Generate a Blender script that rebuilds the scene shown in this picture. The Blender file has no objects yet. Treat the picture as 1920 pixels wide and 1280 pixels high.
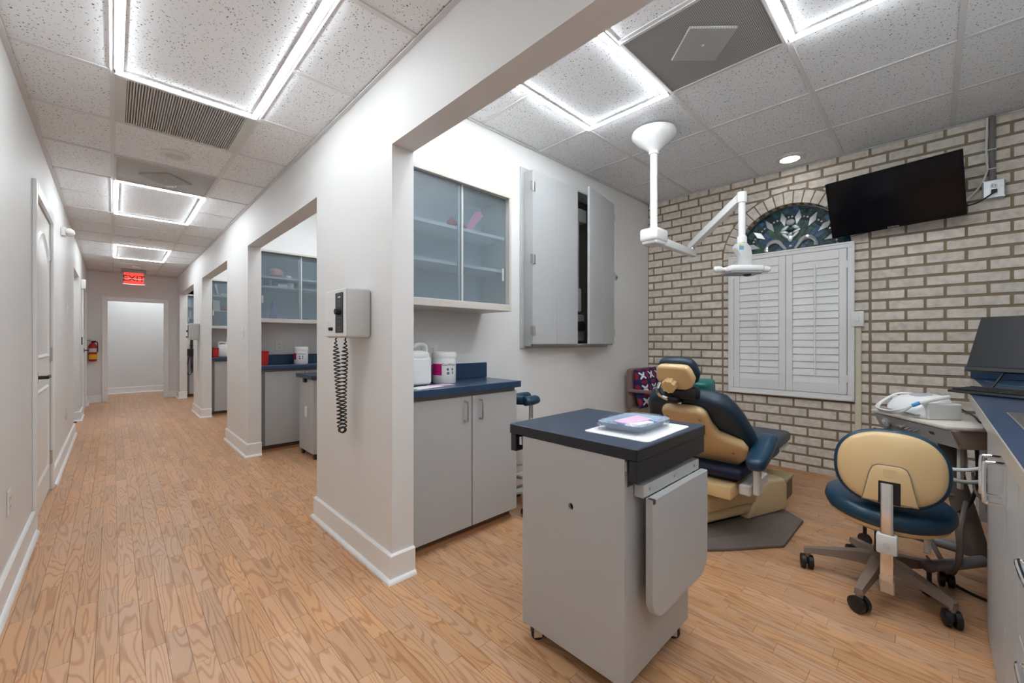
import bpy, bmesh, math, random
from mathutils import Vector, Matrix
random.seed(7)
R = math.radians
scene = bpy.context.scene
C = scene.collection

# ------------------------------------------------------------------ camera, world, exposure
FPX = 768.0                      # focal length in pixels of the 1920 px wide frame
CAM_H = 1.14
THETA = math.atan((960 - 211.7) / FPX)
cam_data = bpy.data.cameras.new('camera')
cam_data.sensor_width = 36.0
cam_data.lens = 36.0 * FPX / 1920.0
cam_data.shift_y = -1.0 / 1920.0
cam_data.clip_start = 0.02
cam = bpy.data.objects.new('camera', cam_data)
C.objects.link(cam)
cam.location = (0, 0, CAM_H)
cam.rotation_euler = (R(90), 0, -THETA)
scene.camera = cam

world = bpy.data.worlds.new('world')
scene.world = world
world.use_nodes = True
world.node_tree.nodes['Background'].inputs[0].default_value = (0.9, 0.95, 1.0, 1)
world.node_tree.nodes['Background'].inputs[1].default_value = 0.6

vs = scene.view_settings
vs.view_transform = 'Standard'
vs.look = 'None'
vs.exposure = 0.80
vs.gamma = 1.0
vs.use_curve_mapping = False
cyc = scene.cycles
cyc.max_bounces = 6; cyc.diffuse_bounces = 4; cyc.glossy_bounces = 3; cyc.transmission_bounces = 3; cyc.transparent_max_bounces = 8; cyc.use_light_tree = False
cyc.caustics_reflective = False; cyc.caustics_refractive = False
LAMP, LAMP_ROOM = 26.0, 42.0     # emission of the LED strips in the hall and in the rooms

# ------------------------------------------------------------------ main dimensions (metres)
XL, XR, XR2 = -0.344, 0.949, 1.065     # hallway walls; XR2 = room side of the right wall
XB = 4.27                              # brick wall
HC, HR = 2.44, 2.655                   # hallway and room ceilings
YC, YC2 = 2.213, 2.33                  # cabinet wall of the near room
PER = 2.885                            # spacing of the rooms along the hall
YE = 10.85                             # end wall
YS = -0.56                             # right-hand wall of the near room
HEAD = 2.075                           # header height
TILE = 0.6096

# ------------------------------------------------------------------ materials
MATS = {}
def srgb(r, g, b):
    f = lambda c: (c / 255 / 12.92) if c / 255 <= 0.04045 else ((c / 255 + 0.055) / 1.055) ** 2.4
    return (f(r), f(g), f(b))
def mat(name, col, rough=0.5, metal=0.0, bump=0.0, bscale=40.0, var=0.0, vscale=6.0, emit=None, estr=0.0,
        coat=0.0, trans=0.0, alpha=1.0, spec=0.5, ior=1.45, sheen=0.0):
    m = bpy.data.materials.new(name)
    m.use_nodes = True
    nt = m.node_tree
    b = nt.nodes['Principled BSDF']
    b.inputs['Base Color'].default_value = (*col, 1)
    b.inputs['Roughness'].default_value = rough
    b.inputs['Metallic'].default_value = metal
    b.inputs['Coat Weight'].default_value = coat
    b.inputs['Coat Roughness'].default_value = 0.12
    b.inputs['Transmission Weight'].default_value = trans
    b.inputs['Specular IOR Level'].default_value = spec
    b.inputs['IOR'].default_value = ior
    b.inputs['Alpha'].default_value = alpha
    b.inputs['Sheen Weight'].default_value = sheen
    if emit:
        b.inputs['Emission Color'].default_value = (*emit, 1)
        b.inputs['Emission Strength'].default_value = estr
    geo = None
    if var or bump:
        geo = nt.nodes.new('ShaderNodeNewGeometry')
    if var:
        n = nt.nodes.new('ShaderNodeTexNoise')
        n.inputs['Scale'].default_value = vscale
        n.inputs['Detail'].default_value = 5
        nt.links.new(geo.outputs['Position'], n.inputs['Vector'])
        mr = nt.nodes.new('ShaderNodeMapRange')
        mr.inputs[1].default_value = 0.3; mr.inputs[2].default_value = 0.7
        mr.inputs[3].default_value = 1 - var; mr.inputs[4].default_value = 1 + var
        nt.links.new(n.outputs[0], mr.inputs[0])
        mx = nt.nodes.new('ShaderNodeVectorMath'); mx.operation = 'SCALE'
        mx.inputs[0].default_value = col
        nt.links.new(mr.outputs[0], mx.inputs['Scale'])
        nt.links.new(mx.outputs[0], b.inputs['Base Color'])
    if bump:
        n = nt.nodes.new('ShaderNodeTexNoise')
        n.inputs['Scale'].default_value = bscale
        n.inputs['Detail'].default_value = 4
        nt.links.new(geo.outputs['Position'], n.inputs['Vector'])
        bp = nt.nodes.new('ShaderNodeBump')
        bp.inputs['Strength'].default_value = bump
        bp.inputs['Distance'].default_value = 0.01
        nt.links.new(n.outputs[0], bp.inputs['Height'])
        nt.links.new(bp.outputs[0], b.inputs['Normal'])
    MATS[name] = m
    return m

mat('paint', (0.80, 0.79, 0.778), 0.55)
mat('trim', (0.90, 0.90, 0.895), 0.35)
mat('door_paint', (0.88, 0.875, 0.865), 0.38)
mat('grid', (0.74, 0.74, 0.74), 0.5)
mat('grid_white', (0.8, 0.8, 0.8), 0.45)
mat('led', (1, 1, 1), 0.4, emit=(0.89, 0.955, 1.0), estr=LAMP)
mat('led_room', (1, 1, 1), 0.4, emit=(0.89, 0.955, 1.0), estr=LAMP_ROOM)
mat('downlight', (1, 1, 1), 0.4, emit=(0.97, 0.99, 1.0), estr=9)
mat('grey_lam', srgb(183, 184, 185), 0.42)
mat('grey_dark', srgb(140, 139, 138), 0.45)
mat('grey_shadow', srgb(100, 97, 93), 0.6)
mat('kick', srgb(104, 92, 82), 0.6)
mat('navy', srgb(44, 66, 96), 0.3, var=0.07, vscale=90, coat=0.2)
mat('navy_edge', srgb(34, 44, 60), 0.4)
mat('slate_top', srgb(50, 62, 82), 0.38, var=0.05, vscale=80)
mat('slate_edge', srgb(34, 37, 45), 0.4, var=0.08, vscale=200)
mat('frame_beige', srgb(205, 200, 193), 0.4)
mat('shelf', srgb(214, 216, 216), 0.4)
mat('cab_in', srgb(206, 214, 218), 0.6)
mat('chrome', (0.82, 0.82, 0.83), 0.12, metal=1)
mat('nickel', (0.62, 0.61, 0.6), 0.32, metal=1)
mat('brass_dark', (0.35, 0.33, 0.3), 0.4, metal=1)
mat('black', (0.012, 0.012, 0.014), 0.4)
mat('black_gloss', (0.005, 0.005, 0.007), 0.12, spec=0.25)
mat('dark_plastic', (0.03, 0.032, 0.036), 0.45)
mat('dark_in', (0.05, 0.048, 0.045), 0.7)
mat('white_plastic', (0.83, 0.83, 0.82), 0.32)
mat('white_gloss', (0.86, 0.86, 0.855), 0.22, coat=0.3)
mat('offwhite', (0.76, 0.755, 0.74), 0.4)
mat('pale_grey', srgb(205, 205, 203), 0.4)
mat('mid_grey', srgb(160, 162, 165), 0.45)
mat('cream', srgb(222, 190, 140), 0.28, coat=0.35, var=0.03, vscale=5)
mat('cream_base', srgb(214, 192, 150), 0.35, var=0.03, vscale=5)
mat('teal_vinyl', srgb(24, 60, 84), 0.34, coat=0.1)
mat('navy_vinyl', srgb(28, 48, 64), 0.38)
mat('dark_navy', srgb(18, 30, 58), 0.5)
mat('grey_vinyl', srgb(72, 80, 96), 0.45)
mat('green_vinyl', srgb(10, 96, 92), 0.4)
mat('taupe', srgb(112, 102, 96), 0.45, var=0.05, vscale=30)
mat('taupe_leg', srgb(134, 118, 108), 0.35, coat=0.15)
mat('tube_grey', srgb(130, 128, 130), 0.35)
mat('post_taupe', srgb(104, 94, 86), 0.4)
mat('unit_top', srgb(216, 208, 196), 0.35)
mat('unit_side', srgb(160, 138, 122), 0.4)
mat('unit_panel', srgb(176, 174, 172), 0.35)
mat('hose_grey', srgb(150, 148, 146), 0.45)
mat('hose_brown', srgb(112, 98, 86), 0.5)
mat('hose_white', (0.78, 0.78, 0.77), 0.35)
mat('blue_tip', srgb(70, 150, 205), 0.35)
mat('blue_hose', srgb(60, 130, 170), 0.4)
mat('red', srgb(176, 22, 24), 0.4)
mat('red_bin', srgb(190, 42, 32), 0.4)
mat('yellow', srgb(226, 180, 30), 0.5)
mat('magenta', srgb(190, 10, 110), 0.4)
mat('pink', srgb(226, 150, 150), 0.5)
mat('hot_pink', srgb(240, 130, 170), 0.5)
mat('lilac', srgb(160, 135, 195), 0.45)
mat('purple', srgb(96, 62, 100), 0.45)
mat('tealbox', srgb(60, 150, 150), 0.5)
mat('ivory', srgb(222, 216, 190), 0.5)
mat('raceway', srgb(222, 214, 192), 0.5)
mat('steel_box', (0.6, 0.62, 0.64), 0.35, metal=0.8, var=0.08, vscale=60)
mat('conduit', srgb(120, 118, 114), 0.45)
mat('stainless', (0.7, 0.7, 0.7), 0.28, metal=1)
mat('counter_edge', srgb(176, 168, 160), 0.28)
mat('wood_box', srgb(188, 170, 132), 0.55, var=0.06, vscale=30)
mat('wood_dark', srgb(122, 106, 88), 0.6, var=0.15, vscale=40)
mat('wood_shoe', srgb(176, 124, 78), 0.4)
mat('mauve', srgb(122, 98, 94), 0.75, sheen=0.2)
mat('seat_brown', srgb(120, 98, 82), 0.6)
mat('sub_floor', srgb(96, 66, 42), 0.6)
mat('mortar', srgb(146, 130, 108), 0.9, var=0.06, vscale=30)
mat('lead', (0.02, 0.022, 0.024), 0.5, metal=0.3)
mat('bevel_glass', srgb(170, 178, 180), 0.12, coat=0.6, spec=0.8)
mat('clear_glass', srgb(216, 222, 224), 0.08, coat=0.8, metal=0.5)
mat('exit_red', (0.9, 0.03, 0.02), 0.4, emit=(1.0, 0.09, 0.06), estr=0.45)
mat('exit_letter', (0.12, 0.0, 0.0), 0.5)
mat('exit_white', (0.9, 0.9, 0.9), 0.3, emit=(1, 0.9, 0.88), estr=0.5)
mat('paper', (0.82, 0.82, 0.82), 0.6)
mat('paper_pink', srgb(224, 190, 214), 0.6)
mat('paper_blue', srgb(50, 120, 190), 0.5)
mat('tray_blue', srgb(150, 170, 190), 0.3)
mat('logo_yellow', srgb(214, 196, 70), 0.5)
mat('logo_blue', srgb(60, 150, 200), 0.5)
mat('print_grey', srgb(110, 112, 120), 0.5)

def grille_mat(name, col, dark, scale, stripes=False):
    m = bpy.data.materials.new(name); m.use_nodes = True
    nt = m.node_tree; b = nt.nodes['Principled BSDF']
    b.inputs['Roughness'].default_value = 0.5
    geo = nt.nodes.new('ShaderNodeNewGeometry')
    if stripes:
        w = nt.nodes.new('ShaderNodeTexWave'); w.inputs['Scale'].default_value = scale
        w.wave_type = 'BANDS'; w.bands_direction = 'X'
        nt.links.new(geo.outputs['Position'], w.inputs['Vector']); out = w.outputs['Fac']
    else:
        v = nt.nodes.new('ShaderNodeTexVoronoi'); v.inputs['Scale'].default_value = scale
        v.inputs['Randomness'].default_value = 0.0
        nt.links.new(geo.outputs['Position'], v.inputs['Vector']); out = v.outputs['Distance']
    r = nt.nodes.new('ShaderNodeValToRGB')
    r.color_ramp.elements[0].position = 0.3; r.color_ramp.elements[0].color = (*dark, 1)
    r.color_ramp.elements[1].position = 0.42; r.color_ramp.elements[1].color = (*col, 1)
    nt.links.new(out, r.inputs[0]); nt.links.new(r.outputs[0], b.inputs['Base Color'])
    MATS[name] = m
grille_mat('perf', srgb(168, 168, 166), srgb(84, 84, 84), 130)
grille_mat('perf_fine', srgb(176, 176, 174), srgb(132, 132, 130), 110)
grille_mat('slots', srgb(150, 150, 148), srgb(60, 60, 60), 26, True)

def tile_mat():
    m = bpy.data.materials.new('ceiling_tile'); m.use_nodes = True
    nt = m.node_tree; b = nt.nodes['Principled BSDF']
    b.inputs['Roughness'].default_value = 0.9
    b.inputs['Specular IOR Level'].default_value = 0.15
    geo = nt.nodes.new('ShaderNodeNewGeometry')
    w = nt.nodes.new('ShaderNodeTexNoise'); w.inputs['Scale'].default_value = 60; w.inputs['Detail'].default_value = 1
    nt.links.new(geo.outputs['Position'], w.inputs['Vector'])
    ad = nt.nodes.new('ShaderNodeVectorMath'); ad.operation = 'MULTIPLY_ADD'
    nt.links.new(w.outputs['Color'], ad.inputs[0]); ad.inputs[1].default_value = (0.02, 0.02, 0)
    nt.links.new(geo.outputs['Position'], ad.inputs[2])
    v = nt.nodes.new('ShaderNodeTexVoronoi'); v.inputs['Scale'].default_value = 92
    nt.links.new(ad.outputs[0], v.inputs['Vector'])
    r = nt.nodes.new('ShaderNodeValToRGB')
    e = r.color_ramp.elements
    e[0].position = 0.2; e[0].color = (0.12, 0.12, 0.115, 1)
    e[1].position = 0.27; e[1].color = (0.87, 0.885, 0.905, 1)
    nt.links.new(v.outputs['Distance'], r.inputs[0])
    n2 = nt.nodes.new('ShaderNodeTexNoise'); n2.inputs['Scale'].default_value = 90; n2.inputs['Detail'].default_value = 2
    nt.links.new(geo.outputs['Position'], n2.inputs['Vector'])
    r2 = nt.nodes.new('ShaderNodeValToRGB')
    r2.color_ramp.elements[0].position = 0.46; r2.color_ramp.elements[0].color = (0, 0, 0, 1)
    r2.color_ramp.elements[1].position = 0.52; r2.color_ramp.elements[1].color = (1, 1, 1, 1)
    nt.links.new(n2.outputs[0], r2.inputs[0])
    mx = nt.nodes.new('ShaderNodeMix'); mx.data_type = 'RGBA'
    nt.links.new(r2.outputs[0], mx.inputs[0])
    mx.inputs[6].default_value = (0.87, 0.885, 0.905, 1)
    nt.links.new(r.outputs[0], mx.inputs[7])
    nt.links.new(mx.outputs[2], b.inputs['Base Color'])
    MATS['ceiling_tile'] = m
tile_mat()

def plank_mat():
    m = bpy.data.materials.new('oak_plank'); m.use_nodes = True
    nt = m.node_tree; b = nt.nodes['Principled BSDF']
    b.inputs['Roughness'].default_value = 0.34
    b.inputs['Specular IOR Level'].default_value = 0.4
    geo = nt.nodes.new('ShaderNodeNewGeometry')
    at = nt.nodes.new('ShaderNodeAttribute'); at.attribute_name = 'rnd'
    # shift the grain of every plank by its own random number
    cmb = nt.nodes.new('ShaderNodeCombineXYZ')
    k = nt.nodes.new('ShaderNodeMath'); k.operation = 'MULTIPLY'; k.inputs[1].default_value = 37.0
    nt.links.new(at.outputs['Fac'], k.inputs[0])
    nt.links.new(k.outputs[0], cmb.inputs[0]); nt.links.new(k.outputs[0], cmb.inputs[1]); nt.links.new(k.outputs[0], cmb.inputs[2])
    sc = nt.nodes.new('ShaderNodeVectorMath'); sc.operation = 'MULTIPLY_ADD'
    nt.links.new(geo.outputs['Position'], sc.inputs[0]); sc.inputs[1].default_value = (11.0, 1.05, 1.0)
    nt.links.new(cmb.outputs[0], sc.inputs[2])
    n = nt.nodes.new('ShaderNodeTexNoise'); n.inputs['Scale'].default_value = 1.0; n.inputs['Detail'].default_value = 1.5; n.inputs['Distortion'].default_value = 0.2
    nt.links.new(sc.outputs[0], n.inputs['Vector'])
    mu = nt.nodes.new('ShaderNodeMath'); mu.operation = 'MULTIPLY'; mu.inputs[1].default_value = 105.0
    nt.links.new(n.outputs[0], mu.inputs[0])
    si = nt.nodes.new('ShaderNodeMath'); si.operation = 'SINE'; nt.links.new(mu.outputs[0], si.inputs[0])
    rr = nt.nodes.new('ShaderNodeMapRange'); rr.inputs[1].default_value = 0.3; rr.inputs[2].default_value = 1.0
    nt.links.new(si.outputs[0], rr.inputs[0])
    # fine pores
    sc2 = nt.nodes.new('ShaderNodeVectorMath'); sc2.operation = 'MULTIPLY'
    nt.links.new(geo.outputs['Position'], sc2.inputs[0]); sc2.inputs[1].default_value = (420.0, 16.0, 1.0)
    n2 = nt.nodes.new('ShaderNodeTexNoise'); n2.inputs['Scale'].default_value = 1.0; n2.inputs['Detail'].default_value = 2
    nt.links.new(sc2.outputs[0], n2.inputs['Vector'])
    ad = nt.nodes.new('ShaderNodeMath'); ad.operation = 'MULTIPLY_ADD'; ad.inputs[1].default_value = 0.5
    nt.links.new(rr.outputs[0], ad.inputs[0])
    m3 = nt.nodes.new('ShaderNodeMath'); m3.operation = 'MULTIPLY'; m3.inputs[1].default_value = 0.5
    nt.links.new(n2.outputs[0], m3.inputs[0]); nt.links.new(m3.outputs[0], ad.inputs[2])
    ramp = nt.nodes.new('ShaderNodeValToRGB')
    e = ramp.color_ramp.elements
    e[0].position = 0.1; e[0].color = (*srgb(216, 172, 134), 1)
    e[1].position = 0.95; e[1].color = (*srgb(176, 126, 92), 1)
    nt.links.new(ad.outputs[0], ramp.inputs[0])
    hs = nt.nodes.new('ShaderNodeHueSaturation')
    mr = nt.nodes.new('ShaderNodeMapRange'); mr.inputs[3].default_value = 0.88; mr.inputs[4].default_value = 1.08
    nt.links.new(at.outputs['Fac'], mr.inputs[0]); nt.links.new(mr.outputs[0], hs.inputs['Value'])
    fr = nt.nodes.new('ShaderNodeMath'); fr.operation = 'FRACT'
    k2 = nt.nodes.new('ShaderNodeMath'); k2.operation = 'MULTIPLY'; k2.inputs[1].default_value = 91.7
    nt.links.new(at.outputs['Fac'], k2.inputs[0]); nt.links.new(k2.outputs[0], fr.inputs[0])
    mr2 = nt.nodes.new('ShaderNodeMapRange'); mr2.inputs[3].default_value = 0.96; mr2.inputs[4].default_value = 1.10
    nt.links.new(fr.outputs[0], mr2.inputs[0]); nt.links.new(mr2.outputs[0], hs.inputs['Saturation'])
    nt.links.new(ramp.outputs[0], hs.inputs['Color']); nt.links.new(hs.outputs[0], b.inputs['Base Color'])
    MATS['oak_plank'] = m
plank_mat()

def brick_mat():
    m = bpy.data.materials.new('painted_brick'); m.use_nodes = True
    nt = m.node_tree; b = nt.nodes['Principled BSDF']
    b.inputs['Roughness'].default_value = 0.75
    b.inputs['Specular IOR Level'].default_value = 0.25
    geo = nt.nodes.new('ShaderNodeNewGeometry')
    at = nt.nodes.new('ShaderNodeAttribute'); at.attribute_name = 'rnd'
    n = nt.nodes.new('ShaderNodeTexNoise'); n.inputs['Scale'].default_value = 22; n.inputs['Detail'].default_value = 3
    nt.links.new(geo.outputs['Position'], n.inputs['Vector'])
    ramp = nt.nodes.new('ShaderNodeValToRGB'); e = ramp.color_ramp.elements
    e[0].position = 0.3; e[0].color = (*srgb(210, 201, 189), 1)
    e[1].position = 0.6; e[1].color = (*srgb(234, 226, 215), 1)
    nt.links.new(n.outputs[0], ramp.inputs[0])
    hs = nt.nodes.new('ShaderNodeHueSaturation')
    mr = nt.nodes.new('ShaderNodeMapRange'); mr.inputs[3].default_value = 0.9; mr.inputs[4].default_value = 1.06
    nt.links.new(at.outputs['Fac'], mr.inputs[0]); nt.links.new(mr.outputs[0], hs.inputs['Value'])
    nt.links.new(ramp.outputs[0], hs.inputs['Color']); nt.links.new(hs.outputs[0], b.inputs['Base Color'])
    n2 = nt.nodes.new('ShaderNodeTexNoise'); n2.inputs['Scale'].default_value = 75; n2.inputs['Detail'].default_value = 2
    nt.links.new(geo.outputs['Position'], n2.inputs['Vector'])
    bp = nt.nodes.new('ShaderNodeBump'); bp.inputs['Strength'].default_value = 0.45; bp.inputs['Distance'].default_value = 0.006
    nt.links.new(n2.outputs[0], bp.inputs['Height']); nt.links.new(bp.outputs[0], b.inputs['Normal'])
    MATS['painted_brick'] = m
brick_mat()

def frosted_mat(name, tint, body, fac, bumpd=0.004, bscale=70):
    m = bpy.data.materials.new(name); m.use_nodes = True
    nt = m.node_tree; b = nt.nodes['Principled BSDF']; out = nt.nodes['Material Output']
    b.inputs['Base Color'].default_value = (*body, 1)
    b.inputs['Roughness'].default_value = 0.16
    b.inputs['Specular IOR Level'].default_value = 0.8
    t = nt.nodes.new('ShaderNodeBsdfTransparent'); t.inputs[0].default_value = (*tint, 1)
    mx = nt.nodes.new('ShaderNodeMixShader'); mx.inputs[0].default_value = fac
    nt.links.new(t.outputs[0], mx.inputs[1]); nt.links.new(b.outputs[0], mx.inputs[2])
    nt.links.new(mx.outputs[0], out.inputs['Surface'])
    geo = nt.nodes.new('ShaderNodeNewGeometry')
    n = nt.nodes.new('ShaderNodeTexNoise'); n.inputs['Scale'].default_value = bscale; n.inputs['Detail'].default_value = 2
    nt.links.new(geo.outputs['Position'], n.inputs['Vector'])
    bp = nt.nodes.new('ShaderNodeBump'); bp.inputs['Strength'].default_value = 0.5; bp.inputs['Distance'].default_value = bumpd
    nt.links.new(n.outputs[0], bp.inputs['Height']); nt.links.new(bp.outputs[0], b.inputs['Normal'])
    MATS[name] = m
frosted_mat('cab_glass', (0.88, 0.925, 0.955), srgb(165, 178, 186), 0.24)
frosted_mat('plastic_wrap', (0.93, 0.95, 0.97), (0.8, 0.84, 0.88), 0.16, 0.02, 45)

def stained_mat(name, c1, c2):
    m = bpy.data.materials.new(name); m.use_nodes = True
    nt = m.node_tree; b = nt.nodes['Principled BSDF']
    b.inputs['Roughness'].default_value = 0.2
    b.inputs['Specular IOR Level'].default_value = 0.22
    geo = nt.nodes.new('ShaderNodeNewGeometry')
    n = nt.nodes.new('ShaderNodeTexNoise'); n.inputs['Scale'].default_value = 16; n.inputs['Detail'].default_value = 5; n.inputs['Distortion'].default_value = 1.2
    nt.links.new(geo.outputs['Position'], n.inputs['Vector'])
    r = nt.nodes.new('ShaderNodeValToRGB'); e = r.color_ramp.elements
    e[0].position = 0.35; e[0].color = (*c1, 1); e[1].position = 0.68; e[1].color = (*c2, 1)
    nt.links.new(n.outputs[0], r.inputs[0]); nt.links.new(r.outputs[0], b.inputs['Base Color'])
    bp = nt.nodes.new('ShaderNodeBump'); bp.inputs['Strength'].default_value = 0.4; bp.inputs['Distance'].default_value = 0.01
    nt.links.new(n.outputs[0], bp.inputs['Height']); nt.links.new(bp.outputs[0], b.inputs['Normal'])
    MATS[name] = m
stained_mat('glass_teal', srgb(10, 42, 48), srgb(36, 92, 96))
stained_mat('glass_blue', srgb(10, 46, 76), srgb(40, 100, 138))
stained_mat('glass_green', srgb(16, 52, 50), srgb(58, 102, 82))
stained_mat('glass_deep', srgb(4, 24, 32), srgb(20, 60, 68))
stained_mat('glass_ice', srgb(40, 70, 90), srgb(100, 130, 150))

# ------------------------------------------------------------------ mesh builder
class MB:
    def __init__(self, M=None):
        self.v = []; self.f = []; self.M = M or Matrix.Identity(4)
    def add(self, vs_, fs_, M=None):
        T = self.M @ M if M is not None else self.M
        o = len(self.v)
        self.v += [tuple(T @ Vector(p)) for p in vs_]
        self.f += [tuple(i + o for i in q) for q in fs_]
        return self
    def box(self, x0, x1, y0, y1, z0, z1, M=None):
        vs_ = [(x0,y0,z0),(x1,y0,z0),(x1,y1,z0),(x0,y1,z0),(x0,y0,z1),(x1,y0,z1),(x1,y1,z1),(x0,y1,z1)]
        return self.add(vs_, [(0,3,2,1),(4,5,6,7),(0,1,5,4),(1,2,6,5),(2,3,7,6),(3,0,4,7)], M)
    def rbox(self, x0, x1, y0, y1, z0, z1, r=0.01, seg=2, M=None):
        bm = bmesh.new()
        bmesh.ops.create_cube(bm, size=1)
        for v in bm.verts:
            v.co = Vector(((x0+x1)/2 + v.co.x*(x1-x0), (y0+y1)/2 + v.co.y*(y1-y0), (z0+z1)/2 + v.co.z*(z1-z0)))
        bmesh.ops.bevel(bm, geom=bm.edges[:], offset=r, segments=seg, profile=0.5, affect='EDGES')
        return self.frombm(bm, M)
    def frombm(self, bm, M=None):
        bm.verts.index_update()
        self.add([tuple(v.co) for v in bm.verts], [tuple(v.index for v in f.verts) for f in bm.faces], M)
        bm.free()
        return self
    def prism(self, poly, a, b, axis='z', r=0.0, seg=2, M=None):
        """extrude a 2-D outline; axis z: (x,y), axis y: (x,z), axis x: (y,z)"""
        def P(p, t):
            return {'z': (p[0], p[1], t), 'y': (p[0], t, p[1]), 'x': (t, p[0], p[1])}[axis]
        n = len(poly)
        vs_ = [P(p, a) for p in poly] + [P(p, b) for p in poly]
        fs_ = [tuple(range(n))[::-1], tuple(range(n, 2*n))] + [(i, (i+1) % n, n + (i+1) % n, n + i) for i in range(n)]
        bm = bmesh.new()
        bv = [bm.verts.new(p) for p in vs_]
        for q in fs_: bm.faces.new([bv[i] for i in q])
        bmesh.ops.recalc_face_normals(bm, faces=bm.faces[:])
        if r:
            ed = [e for e in bm.edges if abs(e.calc_face_angle(0)) > 0.9]
            bmesh.ops.bevel(bm, geom=ed, offset=r, segments=seg, profile=0.5, affect='EDGES', clamp_overlap=True)
        return self.frombm(bm, M)
    def lathe(self, prof, n=24, M=None, cx=0, cy=0, cz=0):
        vs_ = []; fs_ = []
        for (r_, z) in prof:
            for i in range(n):
                a = 2*math.pi*i/n
                vs_.append((cx + r_*math.cos(a), cy + r_*math.sin(a), cz + z))
        m = len(prof)
        for j in range(m-1):
            for i in range(n):
                k = (i+1) % n
                fs_.append((j*n+i, j*n+k, (j+1)*n+k, (j+1)*n+i))
        fs_.append(tuple(range(n))[::-1]); fs_.append(tuple(range((m-1)*n, m*n)))
        return self.add(vs_, fs_, M)
    def cyl(self, p0, p1, r0, r1=None, n=16, M=None):
        return self.tube([p0, p1], [r0, r0 if r1 is None else r1], n, M=M)
    def tube(self, pts, r, n=8, closed=False, M=None, flat=1.0):
        pts = [Vector(p) for p in pts]; m = len(pts)
        rs = r if isinstance(r, (list, tuple)) else [r]*m
        vs_ = []; fs_ = []; up = None
        for i in range(m):
            if closed: t = pts[(i+1) % m] - pts[i-1]
            else: t = pts[min(i+1, m-1)] - pts[max(i-1, 0)]
            t.normalize()
            if up is None:
                up = Vector((0,0,1)) if abs(t.z) < 0.9 else Vector((1,0,0))
            up = (up - t*up.dot(t))
            if up.length < 1e-5: up = t.orthogonal()
            up.normalize(); sd = t.cross(up)
            for k in range(n):
                a = 2*math.pi*k/n
                vs_.append(tuple(pts[i] + (sd*math.cos(a) + up*math.sin(a)*flat)*rs[i]))
        seg = m if closed else m-1
        for i in range(seg):
            j = (i+1) % m
            for k in range(n):
                l = (k+1) % n
                fs_.append((i*n+k, i*n+l, j*n+l, j*n+k))
        if not closed:
            fs_.append(tuple(range(n))[::-1]); fs_.append(tuple(range((m-1)*n, m*n)))
        return self.add(vs_, fs_, M)
    def sell(self, c, rad, e1=0.5, e2=0.5, nu=28, nv=14, M=None):
        def s(x, e): return math.copysign(abs(x)**e, x)
        vs_ = []; fs_ = []
        for j in range(1, nv):
            ph = -math.pi/2 + math.pi*j/nv
            for i in range(nu):
                a = 2*math.pi*i/nu
                vs_.append((c[0] + rad[0]*s(math.cos(ph), e1)*s(math.cos(a), e2),
                            c[1] + rad[1]*s(math.cos(ph), e1)*s(math.sin(a), e2),
                            c[2] + rad[2]*s(math.sin(ph), e1)))
        b = len(vs_); vs_.append((c[0], c[1], c[2]-rad[2])); vs_.append((c[0], c[1], c[2]+rad[2]))
        for j in range(nv-2):
            for i in range(nu):
                k = (i+1) % nu
                fs_.append((j*nu+i, j*nu+k, (j+1)*nu+k, (j+1)*nu+i))
        for i in range(nu):
            k = (i+1) % nu
            fs_.append((b, k, i)); fs_.append((b+1, (nv-2)*nu+i, (nv-2)*nu+k))
        return self.add(vs_, fs_, M)
    def build(self, name, material, parent=None, world=False, smooth=35, rnd=None, label=None):
        me = bpy.data.meshes.new(name)
        off = Vector((0, 0, 0))
        if world and parent is not None:
            p = parent
            while p is not None:
                off += p.location; p = p.parent
        me.from_pydata([tuple(Vector(p) - off) for p in self.v], [], self.f)
        me.materials.append(MATS[material])
        if smooth:
            me.polygons.foreach_set('use_smooth', [True]*len(me.polygons))
            me.set_sharp_from_angle(angle=R(smooth))
        if rnd is not None:
            at = me.attributes.new('rnd', 'FLOAT', 'POINT')
            at.data.foreach_set('value', rnd if isinstance(rnd, list) else [rnd]*len(me.vertices))
        me.update()
        o = bpy.data.objects.new(name, me)
        C.objects.link(o)
        if parent is not None: o.parent = parent
        if label: o['label'] = label
        return o

def tag(o, label=None, cat=None, group=None, kind=None):
    if label: o['label'] = label
    if cat: o['category'] = cat
    if group: o['group'] = group
    if kind: o['kind'] = kind
    return o
def thing(name, label, cat, loc=(0,0,0), rz=0, group=None):
    o = bpy.data.objects.new(name, None)
    o.empty_display_size = 0.05
    C.objects.link(o)
    o.location = loc; o.rotation_euler = (0, 0, rz)
    return tag(o, label, cat, group)
def struct(name, mb, material, label=None):
    o = mb.build(name, material)
    o['kind'] = 'structure'
    if label: o['label'] = label
    return o
def copy_tree(o, parent=None):
    c = o.copy(); C.objects.link(c); c.parent = parent
    for ch in list(o.children): copy_tree(ch, c)
    return c
def text_mesh(s, size, extrude=0.0008):
    cu = bpy.data.curves.new('t', 'FONT'); cu.body = s; cu.size = size; cu.extrude = extrude
    cu.align_x = 'CENTER'; cu.align_y = 'CENTER'
    ob = bpy.data.objects.new('t', cu); C.objects.link(ob)
    bpy.context.view_layer.update()
    me = bpy.data.meshes.new_from_object(ob)
    vs_ = [tuple(v.co) for v in me.vertices]; fs_ = [tuple(p.vertices) for p in me.polygons]
    bpy.data.objects.remove(ob); bpy.data.curves.remove(cu); bpy.data.meshes.remove(me)
    return vs_, fs_
def Tm(x=0, y=0, z=0, rx=0, ry=0, rz=0):
    return Matrix.Translation((x, y, z)) @ Matrix.Rotation(rz, 4, 'Z') @ Matrix.Rotation(ry, 4, 'Y') @ Matrix.Rotation(rx, 4, 'X')
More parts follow.
